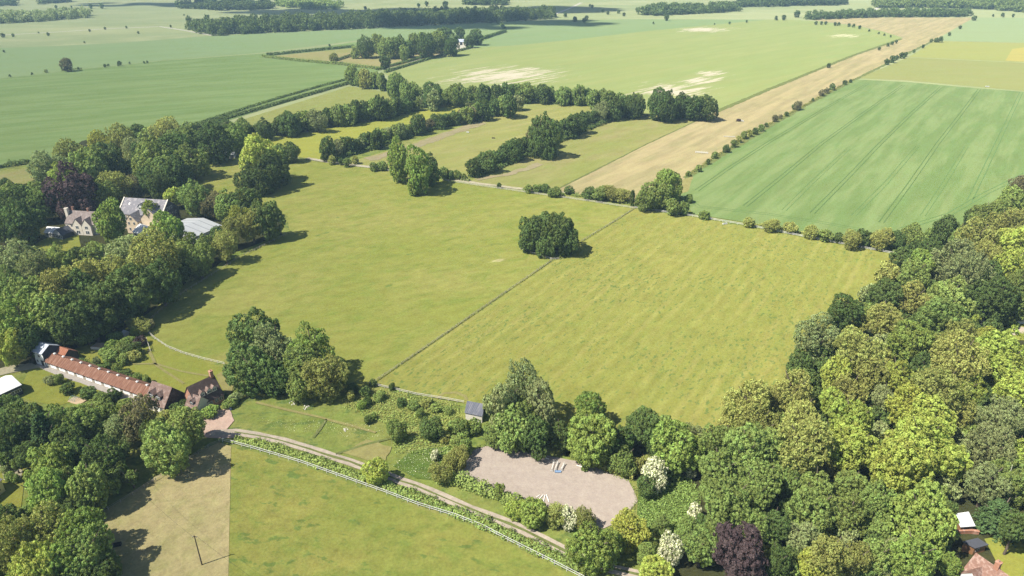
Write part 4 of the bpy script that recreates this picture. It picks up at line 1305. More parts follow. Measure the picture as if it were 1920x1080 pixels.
# stable row
A, B = G(88, 687.5), G(268, 751)
dv = (B - A).normalized()
nv = Vector((-dv.y, dv.x, 0))
SW = 4.6
ra, rb_ = A + nv * (SW / 2) - dv * 0.2, B + nv * (SW / 2) + dv * 2.6
root, l, w = gable('stable_row', 'long whitewashed stable row with a rust-red corrugated roof and white ridge vents', 'stable', None, None, 3.9, SW, 2.5, WHITEWALL, RUST, 0.5, (ra, rb_))
for i in range(11):
    x = -l + (i + .5) * 2 * l / 11
    o = MB().box(x - .25, x + .25, -.25, .25, 3.85, 4.2).add([(x - .35, -.35, 4.2), (x + .35, -.35, 4.2), (x + .35, .35, 4.2), (x - .35, .35, 4.2), (x, 0, 4.5)], [(0, 1, 4), (1, 2, 4), (2, 3, 4), (3, 0, 4), (3, 2, 1, 0)]).build('ridge_vent', WHITEPAINT, root)
    d0 = door(root, x - .7, -w, 1.2, 1.15, '-y', GREYWOOD)
    d1 = door(root, x - .7, -w, 1.15, .85, '-y', DOORDARK, 1.2)
    win(root, x + .9, -w, 1.6, .8, .7, '-y')
MB().box(-l, l, -w - .06, -w + .0, -.1, .35).build('plinth', GREYWOOD, root)
# tower / loft
TR = dv
ta = A + nv * 2.6 - dv * 4.6
tb = ta + dv * 4.7
root, l, w = gable('loft_building', 'tall white loft building with a pale grey metal roof at the stable row end', 'building', None, None, 6.6, 5.6, 4.9, WHITEWALL, GREYMETAL, 0.25, (ta, tb))
MB().add([(l + .012, -w, 0), (l + .012, w, 0), (l + .012, w, 4.9), (l + .012, 0, 6.4), (l + .012, -w, 4.9)], [(0, 1, 2, 3, 4)]).build('dark_gable_face', DARKWALL, root)  # right gable sheet, darker than the white walls
win(root, 0.3, -w, 3.6, 1.0, 1.0, '-y')
win(root, -1.2, -w, 1.4, .8, .9, '-y')
door(root, 1.0, -w, 1.2, 2.1, '-y')
# rust barn
ba, bb = G(107, 649, 4.6), G(129, 656, 4.6)
root, l, w = gable('small_barn', 'small brick barn with an orange corrugated roof behind the loft building', 'barn', (106, 647.5), (128.5, 655), 4.6, 5.0, 2.6, BRICK, RUSTRED, 0.25)
MB().add([(l + .012, -w, 0), (l + .012, w, 0), (l + .012, w, 2.6), (l + .012, 0, 4.4), (l + .012, -w, 2.6)], [(0, 1, 2, 3, 4)]).build('dark_gable_face', DARKWOOD, root)  # dark sheet over the brick of the right gable
door(root, .2, -w, 1.6, 2.0, '-y')
# house one
root, l, w = gable('tiled_cottage', 'pinkish tiled cottage with two front dormers joined to the stable row', 'house', (285, 713.5), (322.7, 726), 7.4, 7.4, 3.0, CREAM, TILE, 0.3)
for x in (-l * .45, l * .25):
    dormer(root, x, -1, 1.9, 3.0, 7.4, 7.4, 2.9, TILE, DARKWALL, 1.3)  # dark dormer walls: shade on their right sides put into the colour
MB().add([(l + .012, -w, 0), (l + .012, w, 0), (l + .012, w, 3.0), (l + .012, 0, 7.2), (l + .012, -w, 3.0)], [(0, 1, 2, 3, 4)]).build('dark_cottage_gable', TILEDARK, root)  # this gable is coloured darker than the cream walls
for x in (-l * .6, 0, l * .6):
    win(root, x, -w, 1.6, 1.2, 1.3, '-y')
door(root, l * .3, -w, 1.0, 2.1, '-y', WHITEPAINT)
# house two
root, l, w = gable('dark_roofed_cottage', 'larger cottage with a steep dark tile roof and one end chimney stack', 'house', (349.4, 726), (401, 702), 7.8, 7.0, 3.0, BRICK, TILEDARK, 0.3)  # dark tile colour includes the shade on the slope turned from the sun
for x in (-l * .35, l * .15, l * .55):
    dormer(root, x, -1, 1.4, 3.0, 7.8, 7.0, 2.6, TILE, CREAM, 1.1)  # paler tiles than the main roof: sunlight on the dormers put into colour
chimney(root, l - .6, 0, 6.6, 9.3, .9)
for x in (0, l * .45, l * .8):
    win(root, x, -w, 1.6, 1.1, 1.2, '-y')
a_, b_ = G(354.5, 736.5, 5.8), G(377, 743, 5.8)
# lower wing of house two: its own roof, kept as parts of the same house
wroot, wl, ww = gable('wing', None, None, None, None, 5.8, 5.4, 2.7, CREAM, TILE, 0.25, (a_, b_))
dormer(wroot, .2, -1, 1.3, 2.7, 5.8, 5.4, 1.9, TILE, DARKWALL, 1.0)
win(wroot, -1.2, -ww, 1.5, .9, 1.1, '-y')
win(wroot, 1.2, -ww, 1.5, .9, 1.1, '-y')
bpy.context.view_layer.update()
MERGE = []


def adopt(child_root, root):
    """make the parts of a wing parts of the house"""
    bpy.context.view_layer.update()
    for ch in list(child_root.children):
        mw = ch.matrix_world.copy()
        ch.parent = root
        ch.matrix_parent_inverse = root.matrix_world.inverted()
        ch.matrix_world = mw
    bpy.data.objects.remove(child_root)


adopt(wroot, root)
# white barn at left edge
root, l, w = gable('white_barn', 'white-roofed barn with shade-darkened walls cut by the left edge below the drive', 'barn', (22, 703.5), (-40, 731), 5.0, 8.6, 3.4, DARKWALL, WHITESHEET, 0.3)  # walls coloured dark for the shade on the side away from the sun
door(root, 0, w, 3.0, 2.6, '+y', DARKWOOD)
win(root, -l * .5, w, 1.8, 1.6, 1.0, '+y')
win(root, -l * .8, w, 1.8, 1.2, 1.0, '+y')


def mono(name, label, cat, corners, zs, wall, roof, over=0.2, thick=0.12):
    """lean-to with a single slope: four photo corners of the roof with their heights"""
    P = [G(*c, z) for c, z in zip(corners, zs)]
    c = sum(P, Vector()) / 4
    e = P[1] - P[0]
    rz = math.atan2(e.y, e.x)
    root = empty(name, (c.x, c.y, 0), rz)
    tag(root, label, cat)
    M = Matrix.Rotation(-rz, 3, 'Z')
    Q = [M @ Vector((p.x - c.x, p.y - c.y, p.z)) for p in P]
    up = Vector((0, 0, thick))
    MB().hexa(Q, [q + up for q in Q]).build('roof', roof, root)
    I = [Vector((q.x * (1 - over / max(.5, abs(q.x))), q.y * (1 - over / max(.5, abs(q.y))), q.z - .003)) for q in Q]
    MB().hexa([Vector((q.x, q.y, -.2)) for q in I], I).build('wall', wall, root)
    return root, I


root, I = mono('field_shelter', 'open timber field shelter with a dark grey sheet roof by the meadow fence', 'shelter', [(870.9, 774.5), (904.4, 781.5), (908.3, 758), (875.5, 752)], (2.3, 2.3, 3.2, 3.2), PALEWOOD, SHELTROOF)
yb = (I[0].y + I[1].y) / 2
MB().box(-2.2, 2.2, I[2].y + .0, I[2].y + .04, .1, 2.6).build('doorway', DOORDARK, root)
root, I = mono('garden_shed', 'brown timber shed with a dark felt roof beside the corner cottage', 'shed', [(1828, 1029), (1854, 1022), (1833, 1009), (1804, 1016)], (2.2, 2.2, 2.6, 2.6), BROWNWOOD, DARKFELT, .25)
win(root, 0, I[0].y, 1.3, 1.0, .8, '-y')
root, I = mono('lean_to', 'open lean-to with a white sheet roof and brick back at the wood edge', 'shed', [(1801, 989), (1829, 987), (1816, 960), (1787, 964)], (2.3, 2.3, 2.9, 2.9), BROWNWOOD, WHITESHEET, .3)
door(root, .3, I[0].y, 2.2, 1.8, '-y')

# manor block
root, l, w = gable('manor_block', 'large grey slate-roofed manor block with a dark right gable among the trees', 'building', (232.7, 370), (315, 375), 13.0, 13.0, 7.6, STONE, SLATE, 0.3)
MB().add([(l + .012, -w, 0), (l + .012, w, 0), (l + .012, w, 7.6), (l + .012, 0, 12.7), (l + .012, -w, 7.6)], [(0, 1, 2, 3, 4)]).build('dark_gable', surf('dark_gable_wall', (.07, .07, .075), .9), root)  # right gable in a darker tone than the banded stone
for z, ys in ((9.2, (-1.6, 0, 1.6)), (6.0, (-4, -1.5, 1.5, 4)), (3.0, (-4, 4))):
    for y in ys:
        win(root, l + .012, y, z, .9, 1.3, '+x')
dormer(root, -l * .05, -1, 2.4, 7.6, 13.0, 13.0, 4.6, SLATE, WHITEPAINT, 1.4)
for x in (-l * .65, l * .3, l * .42):
    zc = 13.0 - 2.6 * 5.4 / 6.5
    MB().hexa([(x - .4, -2.9, zc - .2), (x + .4, -2.9, zc - .2), (x + .4, -2.1, zc + .42), (x - .4, -2.1, zc + .42)], [(x - .4, -2.9, zc - .1), (x + .4, -2.9, zc - .1), (x + .4, -2.1, zc + .55), (x - .4, -2.1, zc + .55)]).build('roof_light', WHITEPAINT, root)
for i, x in enumerate((-l * .7, -l * .35, l * .35)):
    for z in (2.2, 5.6):
        win(root, x, -w, z, 1.3, 1.8, '-y')
for i in (-1, 1):
    MB().hexa([(i * l - .25, 0, 12.9), (i * l + .25, 0, 12.9), (i * l + .25, -w - .3, 7.4), (i * l - .25, -w - .3, 7.4)],
              [(i * l - .25, 0, 13.3), (i * l + .25, 0, 13.3), (i * l + .25, -w - .3, 7.75), (i * l - .25, -w - .3, 7.75)]).build('coping', CREAM, root)
def cross(rootm, xc, yf, yb, W, eh, rh, wall, roof):
    """cross gable wing of a building, ridge along local y, face at yf"""
    a = rootm.matrix_world @ Vector((xc, yf, rh))
    b = rootm.matrix_world @ Vector((xc, yb, rh))
    r2, l2, w2 = gable('wing', None, None, None, None, rh, W, eh, wall, roof, 0.2, (a, b))
    return r2, l2, w2
bpy.context.view_layer.update()
r2, l2, w2 = cross(root, -l * .12, -w - 5.0, -1.0, 6.0, 6.0, 9.2, STONE, SLATE)
for y in (-1.3, 1.3):
    win(r2, -l2, y, 5.0, .9, 1.4, '-x')
    win(r2, -l2, y, 2.2, .9, 1.4, '-x')
win(r2, -l2, 0, 7.2, 1.2, 1.4, '-x')
adopt(r2, root)
r2, l2, w2 = cross(root, l * .62, -w - 3.0, -.5, 9.0, 7.2, 11.8, STONE, SLATE)
adopt(r2, root)
# cream house
root, l, w = gable('cream_house', 'cream-walled house with a brown tile roof and left chimney stack', 'house', (129, 394), (187, 397), 9.6, 9.0, 5.2, CREAM, TILEGREY, 0.25)
chimney(root, -l - .1, -1.4, 0, 11.0, 1.3, CREAM)
chimney(root, -l + 1.6, .6, 8.4, 11.0, .9, TILERED)
chimney(root, l * .25, .2, 8.8, 10.8, .9, TILERED)
bpy.context.view_layer.update()
for xc in (-l * .1, l * .5):
    r2, l2, w2 = cross(root, xc, -w - 1.6, -.4, 4.4, 5.0, 7.9, CREAM, TILEGREY)
    win(r2, -l2, 0, 3.9, 1.5, 1.4, '-x')
    win(r2, -l2, 0, 1.6, 1.8, 1.6, '-x')
    adopt(r2, root)
for z in (1.6, 4.0):
    win(root, -l * .6, -w, z, 1.1, 1.3, '-y')
# pavilion
root, l, w = gable('garden_pavilion', 'low pavilion with a glazed white gable and dark roof on the manor lawn', 'pavilion', (104, 430), (127, 422), 4.6, 6.2, 2.4, WHITEPAINT, DARKFELT, 0.25)
for y in (-2.4, -1.2, 0, 1.2, 2.4):
    win(root, -l, y, 1.3, 1.0, 1.9, '-x')
bpy.context.view_layer.update()
r2, l2, w2 = gable('wing', None, None, (88, 424.5), (112, 426), 4.2, 5.2, 2.4, WHITEPAINT, WHITESHEET, 0.25)
for x in (-1.6, -.4, .8):
    win(r2, x, -w2, 1.3, .9, 1.8, '-y')
adopt(r2, root)
MB().box(-l, l, -w - .03, -w - .012, .1, 2.3).build('dark_side_panel', DARKWALL, root)  # dark panel over one long white wall
# gazebo
g = G(53, 458)
root = empty('gazebo', g)
tag(root, 'small dark octagonal gazebo with a pointed roof at the lawn edge', 'gazebo')
n = 8
ring = [(2.6 * math.cos(2 * math.pi * i / n), 2.6 * math.sin(2 * math.pi * i / n), 2.3) for i in range(n)]
MB().add(ring + [(0, 0, 4.2)], [(i, (i + 1) % n, n) for i in range(n)] + [tuple(range(n - 1, -1, -1))]).build('roof', TILEDARK, root)
MB().tube((0, 0, 4.1), (0, 0, 4.7), .12, .03).build('finial', DARKWOOD, root)
for i in range(n):
    t = 2 * math.pi * i / n
    MB().tube((2.2 * math.cos(t), 2.2 * math.sin(t), 0), (2.2 * math.cos(t), 2.2 * math.sin(t), 2.32), .09, .09, 6).build('post', DARKWOOD, root)
MB().tube((0, 0, 0), (0, 0, .25), 2.35, 2.35, 8).build('floor', GREYWOOD, root)
# hall with white roof
root, l, w = gable('white_hall', 'wide low hall with a striped white metal roof right of the manor', 'hall', (334, 428), (382, 408.5), 6.2, 21.0, 4.4, WHITEWALL, WHITEMETAL, 0.4)
for x in (-l * .6, -l * .2, l * .2, l * .6):
    win(root, x, -w, 2.4, 1.6, 1.4, '-y')
root, l, w = gable('small_annex', 'small white-roofed annex between the tall trees below the manor', 'building', (262, 419), (284, 427), 5.4, 8.0, 3.0, WHITEWALL, WHITESHEET, 0.3)
for x in (-l * .5, l * .1):
    win(root, x, -w, 1.7, 1.2, 1.2, '-y')
# far field shelter
root, l, w = gable('pony_shelter', 'little white-roofed field shelter under the trees at the top of the meadow', 'shelter', (417, 285.0), (440, 284.0), 3.6, 5.0, 2.6, PALEWOOD, WHITESHEET, 0.2)
MB().box(-l + .4, -.3, -w - .02, -w - .001, .05, 2.2).build('doorway', DOORDARK, root)
MB().box(.9, l - .4, -w - .02, -w - .001, .05, 2.0).build('doorway', DOORDARK, root)
# far farmstead
root, l, w = gable('farm_barn', 'pale far farm barn half hidden between dark trees', 'barn', (857, 73), (876, 73.5), 7.0, 10.0, 4.4, CREAM, GREYMETAL, 0.3)
door(root, 0, -w, 3.5, 3.6, '-y')
# corner cottage
root, l, w = gable('corner_cottage', 'white cottage with a mottled red tile roof cut by the bottom right corner', 'house', (1830, 1036), (1902, 1086), 6.6, 6.4, 3.2, WHITEWALL, TILERED, 0.25)
chimney(root, l * .12, 0, 5.8, 7.9, .9)
for x in (-l * .5, 0, l * .5):
    win(root, x, -w, 1.6, 1.0, 1.2, '-y')
bpy.context.view_layer.update()
r2, l2, w2 = cross(root, -l * .42, -w - 1.2, -.3, 3.6, 3.4, 5.4, WHITEPAINT, TILERED)
win(r2, -l2, .6, 3.3, .55, .7, '-x')
win(r2, -l2, -.6, 3.3, .55, .7, '-x')
win(r2, -l2, 0, 1.4, 1.2, 1.1, '-x')
adopt(r2, root)
# yellow house
c0, c1 = G(12, 920), G(-6, 935)
dd = (c1 - c0).normalized()
nn_ = Vector((-dd.y, dd.x, 0))
if nn_.x > 0:
    nn_ = -nn_
Ly = 9.0
ya = c0 + nn_ * 3.5
yb2 = ya + dd * Ly
root, l, w = gable('yellow_house', 'pale yellow house corner with a slate roof at the left edge', 'house', None, None, 5.6, 7.0, 3.8, YELLOWWALL, SLATE, 0.3, (ya, yb2))
for x in (-l * .65, 0):
    for s in ('+y',):
        win(root, x, w, 1.8, 1.0, 1.3, s)
win(root, -l, 0, 1.8, 1.0, 1.3, '-x')


def wall_run(name, label, px, h, th, mat, cop):
    P = [G(*p) for p in px]
    root = empty(name, P[0])
    tag(root, label, 'wall')
    b, c = MB(), MB()
    for i in range(len(P) - 1):
        a, e = P[i] - P[0], P[i + 1] - P[0]
        d = (e - a).normalized()
        n = Vector((-d.y, d.x, 0))
        for bb, t, z0, z1 in ((b, th / 2, -.2, h), (c, th / 2 + .12, h + .003, h + .3)):
            bb.hexa([a + n * t + Vector((0, 0, z0)), a - n * t + Vector((0, 0, z0)), e - n * t + Vector((0, 0, z0)), e + n * t + Vector((0, 0, z0))],
                    [a + n * t * (.3 if bb is c else 1) + Vector((0, 0, z1)), a - n * t * (.3 if bb is c else 1) + Vector((0, 0, z1)), e - n * t * (.3 if bb is c else 1) + Vector((0, 0, z1)), e + n * t * (.3 if bb is c else 1) + Vector((0, 0, z1))])
    b.build('wall', mat, root)
    c.build('coping', cop, root)
    return root


wall_run('garden_wall', 'curved white garden wall with red tile coping at the right edge', [(1838, 609), (1850, 606), (1865, 604), (1885, 604), (1920, 608), (1975, 615)], 2.4, .4, WHITEWALL, TILERED)
wall_run('brick_wall', 'low curved brick wall below the white lean-to', [(1779, 1003), (1790, 1001), (1805, 1000.5), (1820, 1000.5), (1834, 1002)], 1.0, .35, BRICK, BRICK)

# ------------------------------------------------------------------ small things
def pole_bar(name, a, b, r, mat, label, cat, group=None):
    a, b = Vector(a), Vector(b)
    m = (a + b) / 2
    o = MB().tube(a - m, b - m, r, r, 8).build(name, mat)
    o.location = m
    return tag(o, label, cat, group)


STRIPE = surf('painted_pole', (.70, .68, .62), .6, .1)
for (a, b, lab) in (((1006, 932), (1012, 928), 'short pale ground pole, leftmost of the fan of poles on the arena'),
                    ((1009.5, 938), (1018.5, 927.5), 'pale ground pole, second from the left of the fan on the arena'),
                    ((1019, 941), (1022, 928), 'pale ground pole, third from the left of the fan on the arena'),
                    ((1029.5, 941), (1024.5, 927.5), 'pale ground pole, rightmost of the fan of poles on the arena')):
    pole_bar('ground_pole', G(*a, .32), G(*b, .32), .10, STRIPE, lab, 'pole', 'poles lying on the arena')
pole_bar('ground_pole', G(1081, 872.5, .3), G(1102, 878, .3), .09, STRIPE, 'long pale pole lying at the upper arena rim', 'pole', 'poles lying on the arena')
pole_bar('ground_pole', G(1020, 858, .3), G(1029, 860.5, .3), .09, STRIPE, 'short pale pole lying by the trees at the arena top', 'pole', 'poles lying on the arena')


def jump(label, a, b, two=True):
    A_, B_ = G(*a), G(*b)
    c = (A_ + B_) / 2
    root = empty('show_jump', c, math.atan2(B_.y - A_.y, B_.x - A_.x))
    tag(root, label, 'jump', 'show jumps on the arena')
    L = (B_ - A_).length / 2
    for s in (-1, 1):
        x = s * L
        b_ = MB().box(x - .05, x + .05, -.05, .05, .3, 1.2).box(x - .05, x + .05, -.35, .35, .28, .36).box(x - .03, x + .03, .3, .35, .36, .9).box(x - .03, x + .03, -.35, -.3, .36, .9)
        b_.build('wing', WHITEPAINT, root)
    for z in ((.55, .95) if two else (.7,)):
        MB().tube((-L, 0, z), (L, 0, z), .08, .08, 8).build('pole', STRIPE if z < .9 else WHITEPAINT, root)


jump('white show jump, left one of the row on the arena', (1034, 885), (1038.5, 870), False)
jump('white show jump, middle one of the row above the blue tray', (1041, 884), (1046, 870))
jump('white show jump, right one of the row on the arena', (1052, 884), (1058, 873))
g = G(1046, 886)
root = MB().box(-.8, .8, -.35, .35, .25, .33).box(-.8, .8, -.35, -.28, .33, .45).box(-.8, .8, .28, .35, .33, .45).box(-.8, -.73, -.28, .28, .33, .45).box(.73, .8, -.28, .28, .33, .45).build('water_tray', BLUE)
root.location = g
tag(root, 'blue water tray lying in front of the show jumps', 'tray')

# pole with cables
base = G(379, 1060)
root = empty('utility_pole', base)
tag(root, 'thin dark wooden utility pole standing in the dry pasture', 'utility pole')
MB().tube((0, 0, -.3), (0, 0, 8.6), .15, .10, 10).build('pole', DARKWOOD, root)
MB().box(-.5, .5, -.05, .05, 8.2, 8.32).build('crossarm', DARKWOOD, root)
for x in (-.42, .42):
    MB().tube((x, 0, 8.32), (x, 0, 8.5), .05, .03, 8).build('insulator', WHITEPAINT, root)


def cable(label, a, b, sag):
    bm = MB()
    prev = None
    m = (a + b) / 2
    for i in range(25):
        t = i / 24
        q = a.lerp(b, t) - m
        q.z -= sag * 4 * t * (1 - t)
        if prev is not None:
            bm.tube(prev, q, .018, .018, 5)
        prev = q
    o = bm.build('overhead_cable', BLACK)
    o.location = m
    tag(o, label, 'cable', 'overhead cables')


top = base + Vector((-.42, 0, 8.42))
cable('overhead cable from the pasture pole up to the left trees', top, G(215, 872, 9.0), 1.2)
top = base + Vector((.42, 0, 8.42))
cable('overhead cable from the pasture pole to the lower right', top, G(640, 1190, 8.0), 1.2)

# bins by the cottage drive
g = G(433, 769)
root = empty('wheelie_bin', g, .4)
tag(root, 'dark blue wheelie bin at the cottage drive edge', 'bin')
MB().hexa([(-.25, -.3, .08), (.25, -.3, .08), (.25, .25, .08), (-.25, .25, .08)], [(-.3, -.36, 1.0), (.3, -.36, 1.0), (.3, .33, 1.0), (-.3, .33, 1.0)]).build('body', BLUE, root)
MB().hexa([(-.32, -.4, 1.003), (.32, -.4, 1.003), (.32, .38, 1.003), (-.32, .38, 1.003)], [(-.28, -.3, 1.1), (.28, -.3, 1.1), (.28, .34, 1.14), (-.28, .34, 1.14)]).build('lid', BLACK, root)
for x in (-.27, .27):
    MB().tube((x - .04, .27, .1), (x + .04, .27, .1), .1, .1, 10).build('wheel', BLACK, root)
# raised bed
g = G(184, 652)
root = empty('raised_bed', g, R(-8))
tag(root, 'raised garden bed with a white front board by the orchard bushes', 'garden bed')
MB().box(-1.6, 1.6, -1.3, -1.2, 0, .9).build('front_board', WHITEPAINT, root)
MB().box(-1.6, -1.5, -1.2, 1.8, 0, .8).box(1.5, 1.6, -1.2, 1.8, 0, .8).box(-1.6, 1.6, 1.8, 1.9, 0, .8).build('side_boards', GREYWOOD, root)
MB().hexa([(-1.5, -1.2, 0), (1.5, -1.2, 0), (1.5, 1.8, 0), (-1.5, 1.8, 0)], [(-1.5, -1.2, .45), (1.5, -1.2, .45), (1.4, 1.7, .8), (-1.4, 1.7, .85)]).build('soil', SAND, root)
g = G(146, 752)
root = empty('vegetable_bed', g, R(-20))
tag(root, 'sandy vegetable bed with blue green netting below the stable row', 'garden bed')
MB().hexa([(-2.6, -1.4, 0), (2.6, -1.4, 0), (2.6, 1.4, 0), (-2.6, 1.4, 0)], [(-2.4, -1.2, .35), (2.4, -1.2, .35), (2.4, 1.2, .35), (-2.4, 1.2, .35)]).build('soil', SAND, root)
for i in range(4):
    bb = MB()
    for j in range(6):
        t0, t1 = math.pi * j / 6, math.pi * (j + 1) / 6
        bb.tube((-2.2 + i * .7, math.cos(t0) * 1.0, .3 + math.sin(t0) * .9), (-2.2 + i * .7, math.cos(t1) * 1.0, .3 + math.sin(t1) * .9), .06, .06, 5)
    bb.build('hoop', surf('netting_%d' % i, (.20, .33, .30)) if i == 0 else bpy.data.materials['netting_0'], root)
# small hut
gable('garden_hut', 'tiny pale hut between the olive bushes near the meadow corner', 'shed', (231, 618), (236, 620.5), 2.0, 1.8, 1.2, PALEWOOD, WHITESHEET, .15)


def trough(label, px, L, mat, cat='trough'):
    g = G(*px)
    root = empty('water_trough', g, RND.uniform(-.5, .5))
    tag(root, label, cat)
    b = MB().box(-L, L, -.4, .4, .2, .35)
    b.box(-L, L, -.4, -.32, .35, .8).box(-L, L, .32, .4, .35, .8).box(-L, -L + .08, -.32, .32, .35, .8).box(L - .08, L, -.32, .32, .35, .8)
    b.build('tub', mat, root)
    for x in (-L * .7, L * .7):
        MB().box(x - .1, x + .1, -.3, .3, 0, .2).build('foot', GREYWOOD, root)


trough('pale water trough against the white fence below the cereal field', (1359, 421), 1.1, WHITEPAINT)
trough('small pale trough on the bare strip of the middle paddock', (877, 249), 1.0, WHITEPAINT)
trough('small dark trough in the middle paddock', (925, 260), 1.0, DARKWOOD)
trough('small pale trough in the olive field', (1851, 163), 1.6, WHITEPAINT)
trough('dark round-shouldered trough in the tree shade of the dry pasture', (221, 1024), .8, BLACK)


def hurdle(label, a, b, h, mat):
    A_, B_ = G(*a), G(*b)
    c = (A_ + B_) / 2
    root = empty('timber_jump', c, math.atan2(B_.y - A_.y, B_.x - A_.x))
    tag(root, label, 'jump', 'timber jumps on the tan strip')
    L = (B_ - A_).length / 2
    for x in (-L, 0, L):
        MB().tube((x, 0, 0), (x, 0, h), .14, .14, 8).build('post', mat, root)
    for z in (h * .5, h * .9):
        MB().tube((-L, -.16, z), (L, -.16, z), .12, .12, 8).build('rail', mat, root)


hurdle('pale rail jump on the tan strip beside the cereal field corner', (1304, 287), (1327, 289), 1.3, WHITEPAINT)
hurdle('low log jump on the tan strip, with a pale left end', (1357, 257), (1378, 258), .9, PALEWOOD)
# brush heap with pale sheet on the strip
g = G(1385, 228)
root = empty('brush_heap', g)
tag(root, 'dark brush heap with pale boards on the tan strip', 'brush heap')
h1 = PROTO['LOWL'][0].copy()
h1.name = 'branches'
COL.objects.link(h1)
h1.parent = root
h1.location = (0, 0, .9)
h1.scale = (2.0, 1.4, 1.1)
h1.material_slots[0].link = 'OBJECT'
h1.material_slots[0].material = LEAF['P']
MB().hexa([(2.0, -.6, .05), (3.8, -.3, .05), (3.7, .7, .05), (2.0, .6, .05)], [(2.0, -.6, 1.2), (3.8, -.3, .5), (3.7, .7, .6), (2.0, .6, 1.3)]).build('boards', WHITEPAINT, root)
# bare pale stems at the right edge of the wood
g = G(1893, 952)
root = empty('dead_tree', g)
tag(root, 'bare pale dead tree with two forked stems at the right edge of the wood', 'tree')
for (dx, segs) in ((-.6, [(0, 0, 0), (-1.0, .3, 4.5), (-1.9, .5, 8.0), (-2.4, .4, 12.5)]), (.5, [(0, 0, 0), (.2, .2, 4.5), (-.2, .3, 8.5), (.6, .3, 13)])):
    bm_ = MB()
    for i in range(3):
        bm_.tube(segs[i], segs[i + 1], .20 - i * .05, .15 - i * .05, 7)
    for (a_, e_) in ((segs[1], (segs[1][0] + .9, .2, 6.8)), (segs[2], (segs[2][0] - .9, .4, 10.4)), (segs[2], (segs[2][0] + 1.1, .1, 10.8))):
        bm_.tube(a_, e_, .09, .03, 5)
    o = bm_.build('stem', PALEWOOD, root)
    o.location = (dx, 0, 0)
# pale stones in the rough
for (x, y, lab) in ((645, 806, 'pale stone heap beside the trodden path in the rough ground'), (575, 765, 'pale rubble heap below the meadow corner trees'), (548, 757, 'smaller pale rubble heap below the meadow corner trees')):
    g = G(x, y)
    bb = MB()
    for i in range(9):
        a_ = RND.uniform(0, 6.28)
        r_ = RND.uniform(0, 1.1)
        s_ = RND.uniform(.10, .22)
        cx_, cy_ = math.cos(a_) * r_, math.sin(a_) * r_
        bb.hexa([(cx_ - s_, cy_ - s_ * .8, .1), (cx_ + s_, cy_ - s_, .1), (cx_ + s_ * .9, cy_ + s_, .1), (cx_ - s_, cy_ + s_ * .9, .1)],
                [(cx_ - s_ * .6, cy_ - s_ * .5, .1 + s_ * 1.3), (cx_ + s_ * .7, cy_ - s_ * .6, .1 + s_ * 1.1), (cx_ + s_ * .5, cy_ + s_ * .6, .1 + s_ * 1.4), (cx_ - s_ * .6, cy_ + s_ * .5, .1 + s_ * 1.2)])
    o = bb.build('stone_heap', PALEWOOD)
    o.location = g
    tag(o, lab, 'stones')

# ------------------------------------------------------------------ labels of trees and bushes
LMK = [('the sand riding arena', 1010, 910), ('the dark-roofed field shelter', 889, 768), ('the round clump in the meadow', 1028, 445), ('the bottom right purple tree', 1385, 1038),
       ('the purple tree near the manor', 137, 362), ('the grey manor block', 278, 385), ('the cream house', 155, 405), ('the white-roofed hall', 370, 420), ('the stable loft building', 90, 668),
       ('the white barn at the left edge', 15, 722), ('the dark-roofed cottage', 380, 725), ('the utility pole', 373, 1035), ('the white garden wall', 1880, 602), ('the corner shed', 1829, 1020),
       ('the far farm barn', 867, 76), ('the meadow fence corner', 1190, 392), ('the small pony shelter', 428, 289), ('the white lean-to', 1807, 977), ('the yellow house', 6, 912),
       ('the lone brown tree far left', 123, 121), ('the tall tree pair in the meadow', 765, 312), ('the lime roadside tree', 705, 885), ('the blossom tree by the arena', 1228, 893),
       ('the pointed conifer on the right', 1872, 965), ('the far end of the grazed paddock', 1260, 230), ('the near end of the hedge rows', 690, 310), ('the brush heap on the tan strip', 1385, 228),
       ('the big far wood', 690, 48), ('the left end of the far farm paddock', 490, 107), ('the top of the tan strip', 1690, 72), ('the mown meadow top right corner', 1690, 480),
       ('the small orange-roofed barn', 125, 660), ('the raised garden bed', 184, 652), ('the vegetable bed', 146, 752), ('the meadow corner tree group', 540, 680), ('the gazebo', 53, 452),
       ('the annex below the manor', 268, 428), ('the wood edge by the mown meadow', 1480, 700), ('the bottom right cottage', 1860, 1062), ('the bare chalk patch', 950, 143)]
ORD = ['nearest', 'second nearest', 'third nearest', 'fourth nearest', 'fifth nearest', 'sixth nearest', 'seventh nearest', 'eighth nearest', 'ninth nearest', 'tenth nearest', 'eleventh nearest', 'twelfth nearest', 'thirteenth nearest', 'fourteenth nearest', 'fifteenth nearest', 'sixteenth nearest']
DIRS = {'R': 'right of', 'L': 'left of', 'U': 'behind', 'D': 'in front of'}
rank = {}
for li, (ph, lx, ly) in enumerate(LMK):
    bins = {}
    for ti, (o, cx, cy, sp, noun, lab) in enumerate(TREES):
        dx, dy = cx - lx, cy - ly
        dd_ = math.hypot(dx, dy)
        if dd_ < 9:
            continue
        s = ('R' if dx > 0 else 'L') if abs(dx) >= abs(dy) else ('D' if dy > 0 else 'U')
        bins.setdefault((sp, noun, s), []).append((dd_, ti))
    for (sp, noun, s), lst in bins.items():
        lst.sort()
        for k_, (dd_, ti) in enumerate(lst[:16]):
            if True:
                rank.setdefault(ti, []).append((k_ * 45 + dd_, k_, s, ph))
for ti, (o, cx, cy, sp, noun, lab) in enumerate(TREES):
    if lab:
        continue
    c = min(rank.get(ti, [(0, 0, 'R', 'the far farm barn')]))
    o['label'] = f"{WORD[sp]} {noun}, {ORD[c[1]]} {DIRS[c[2]]} {c[3]}"

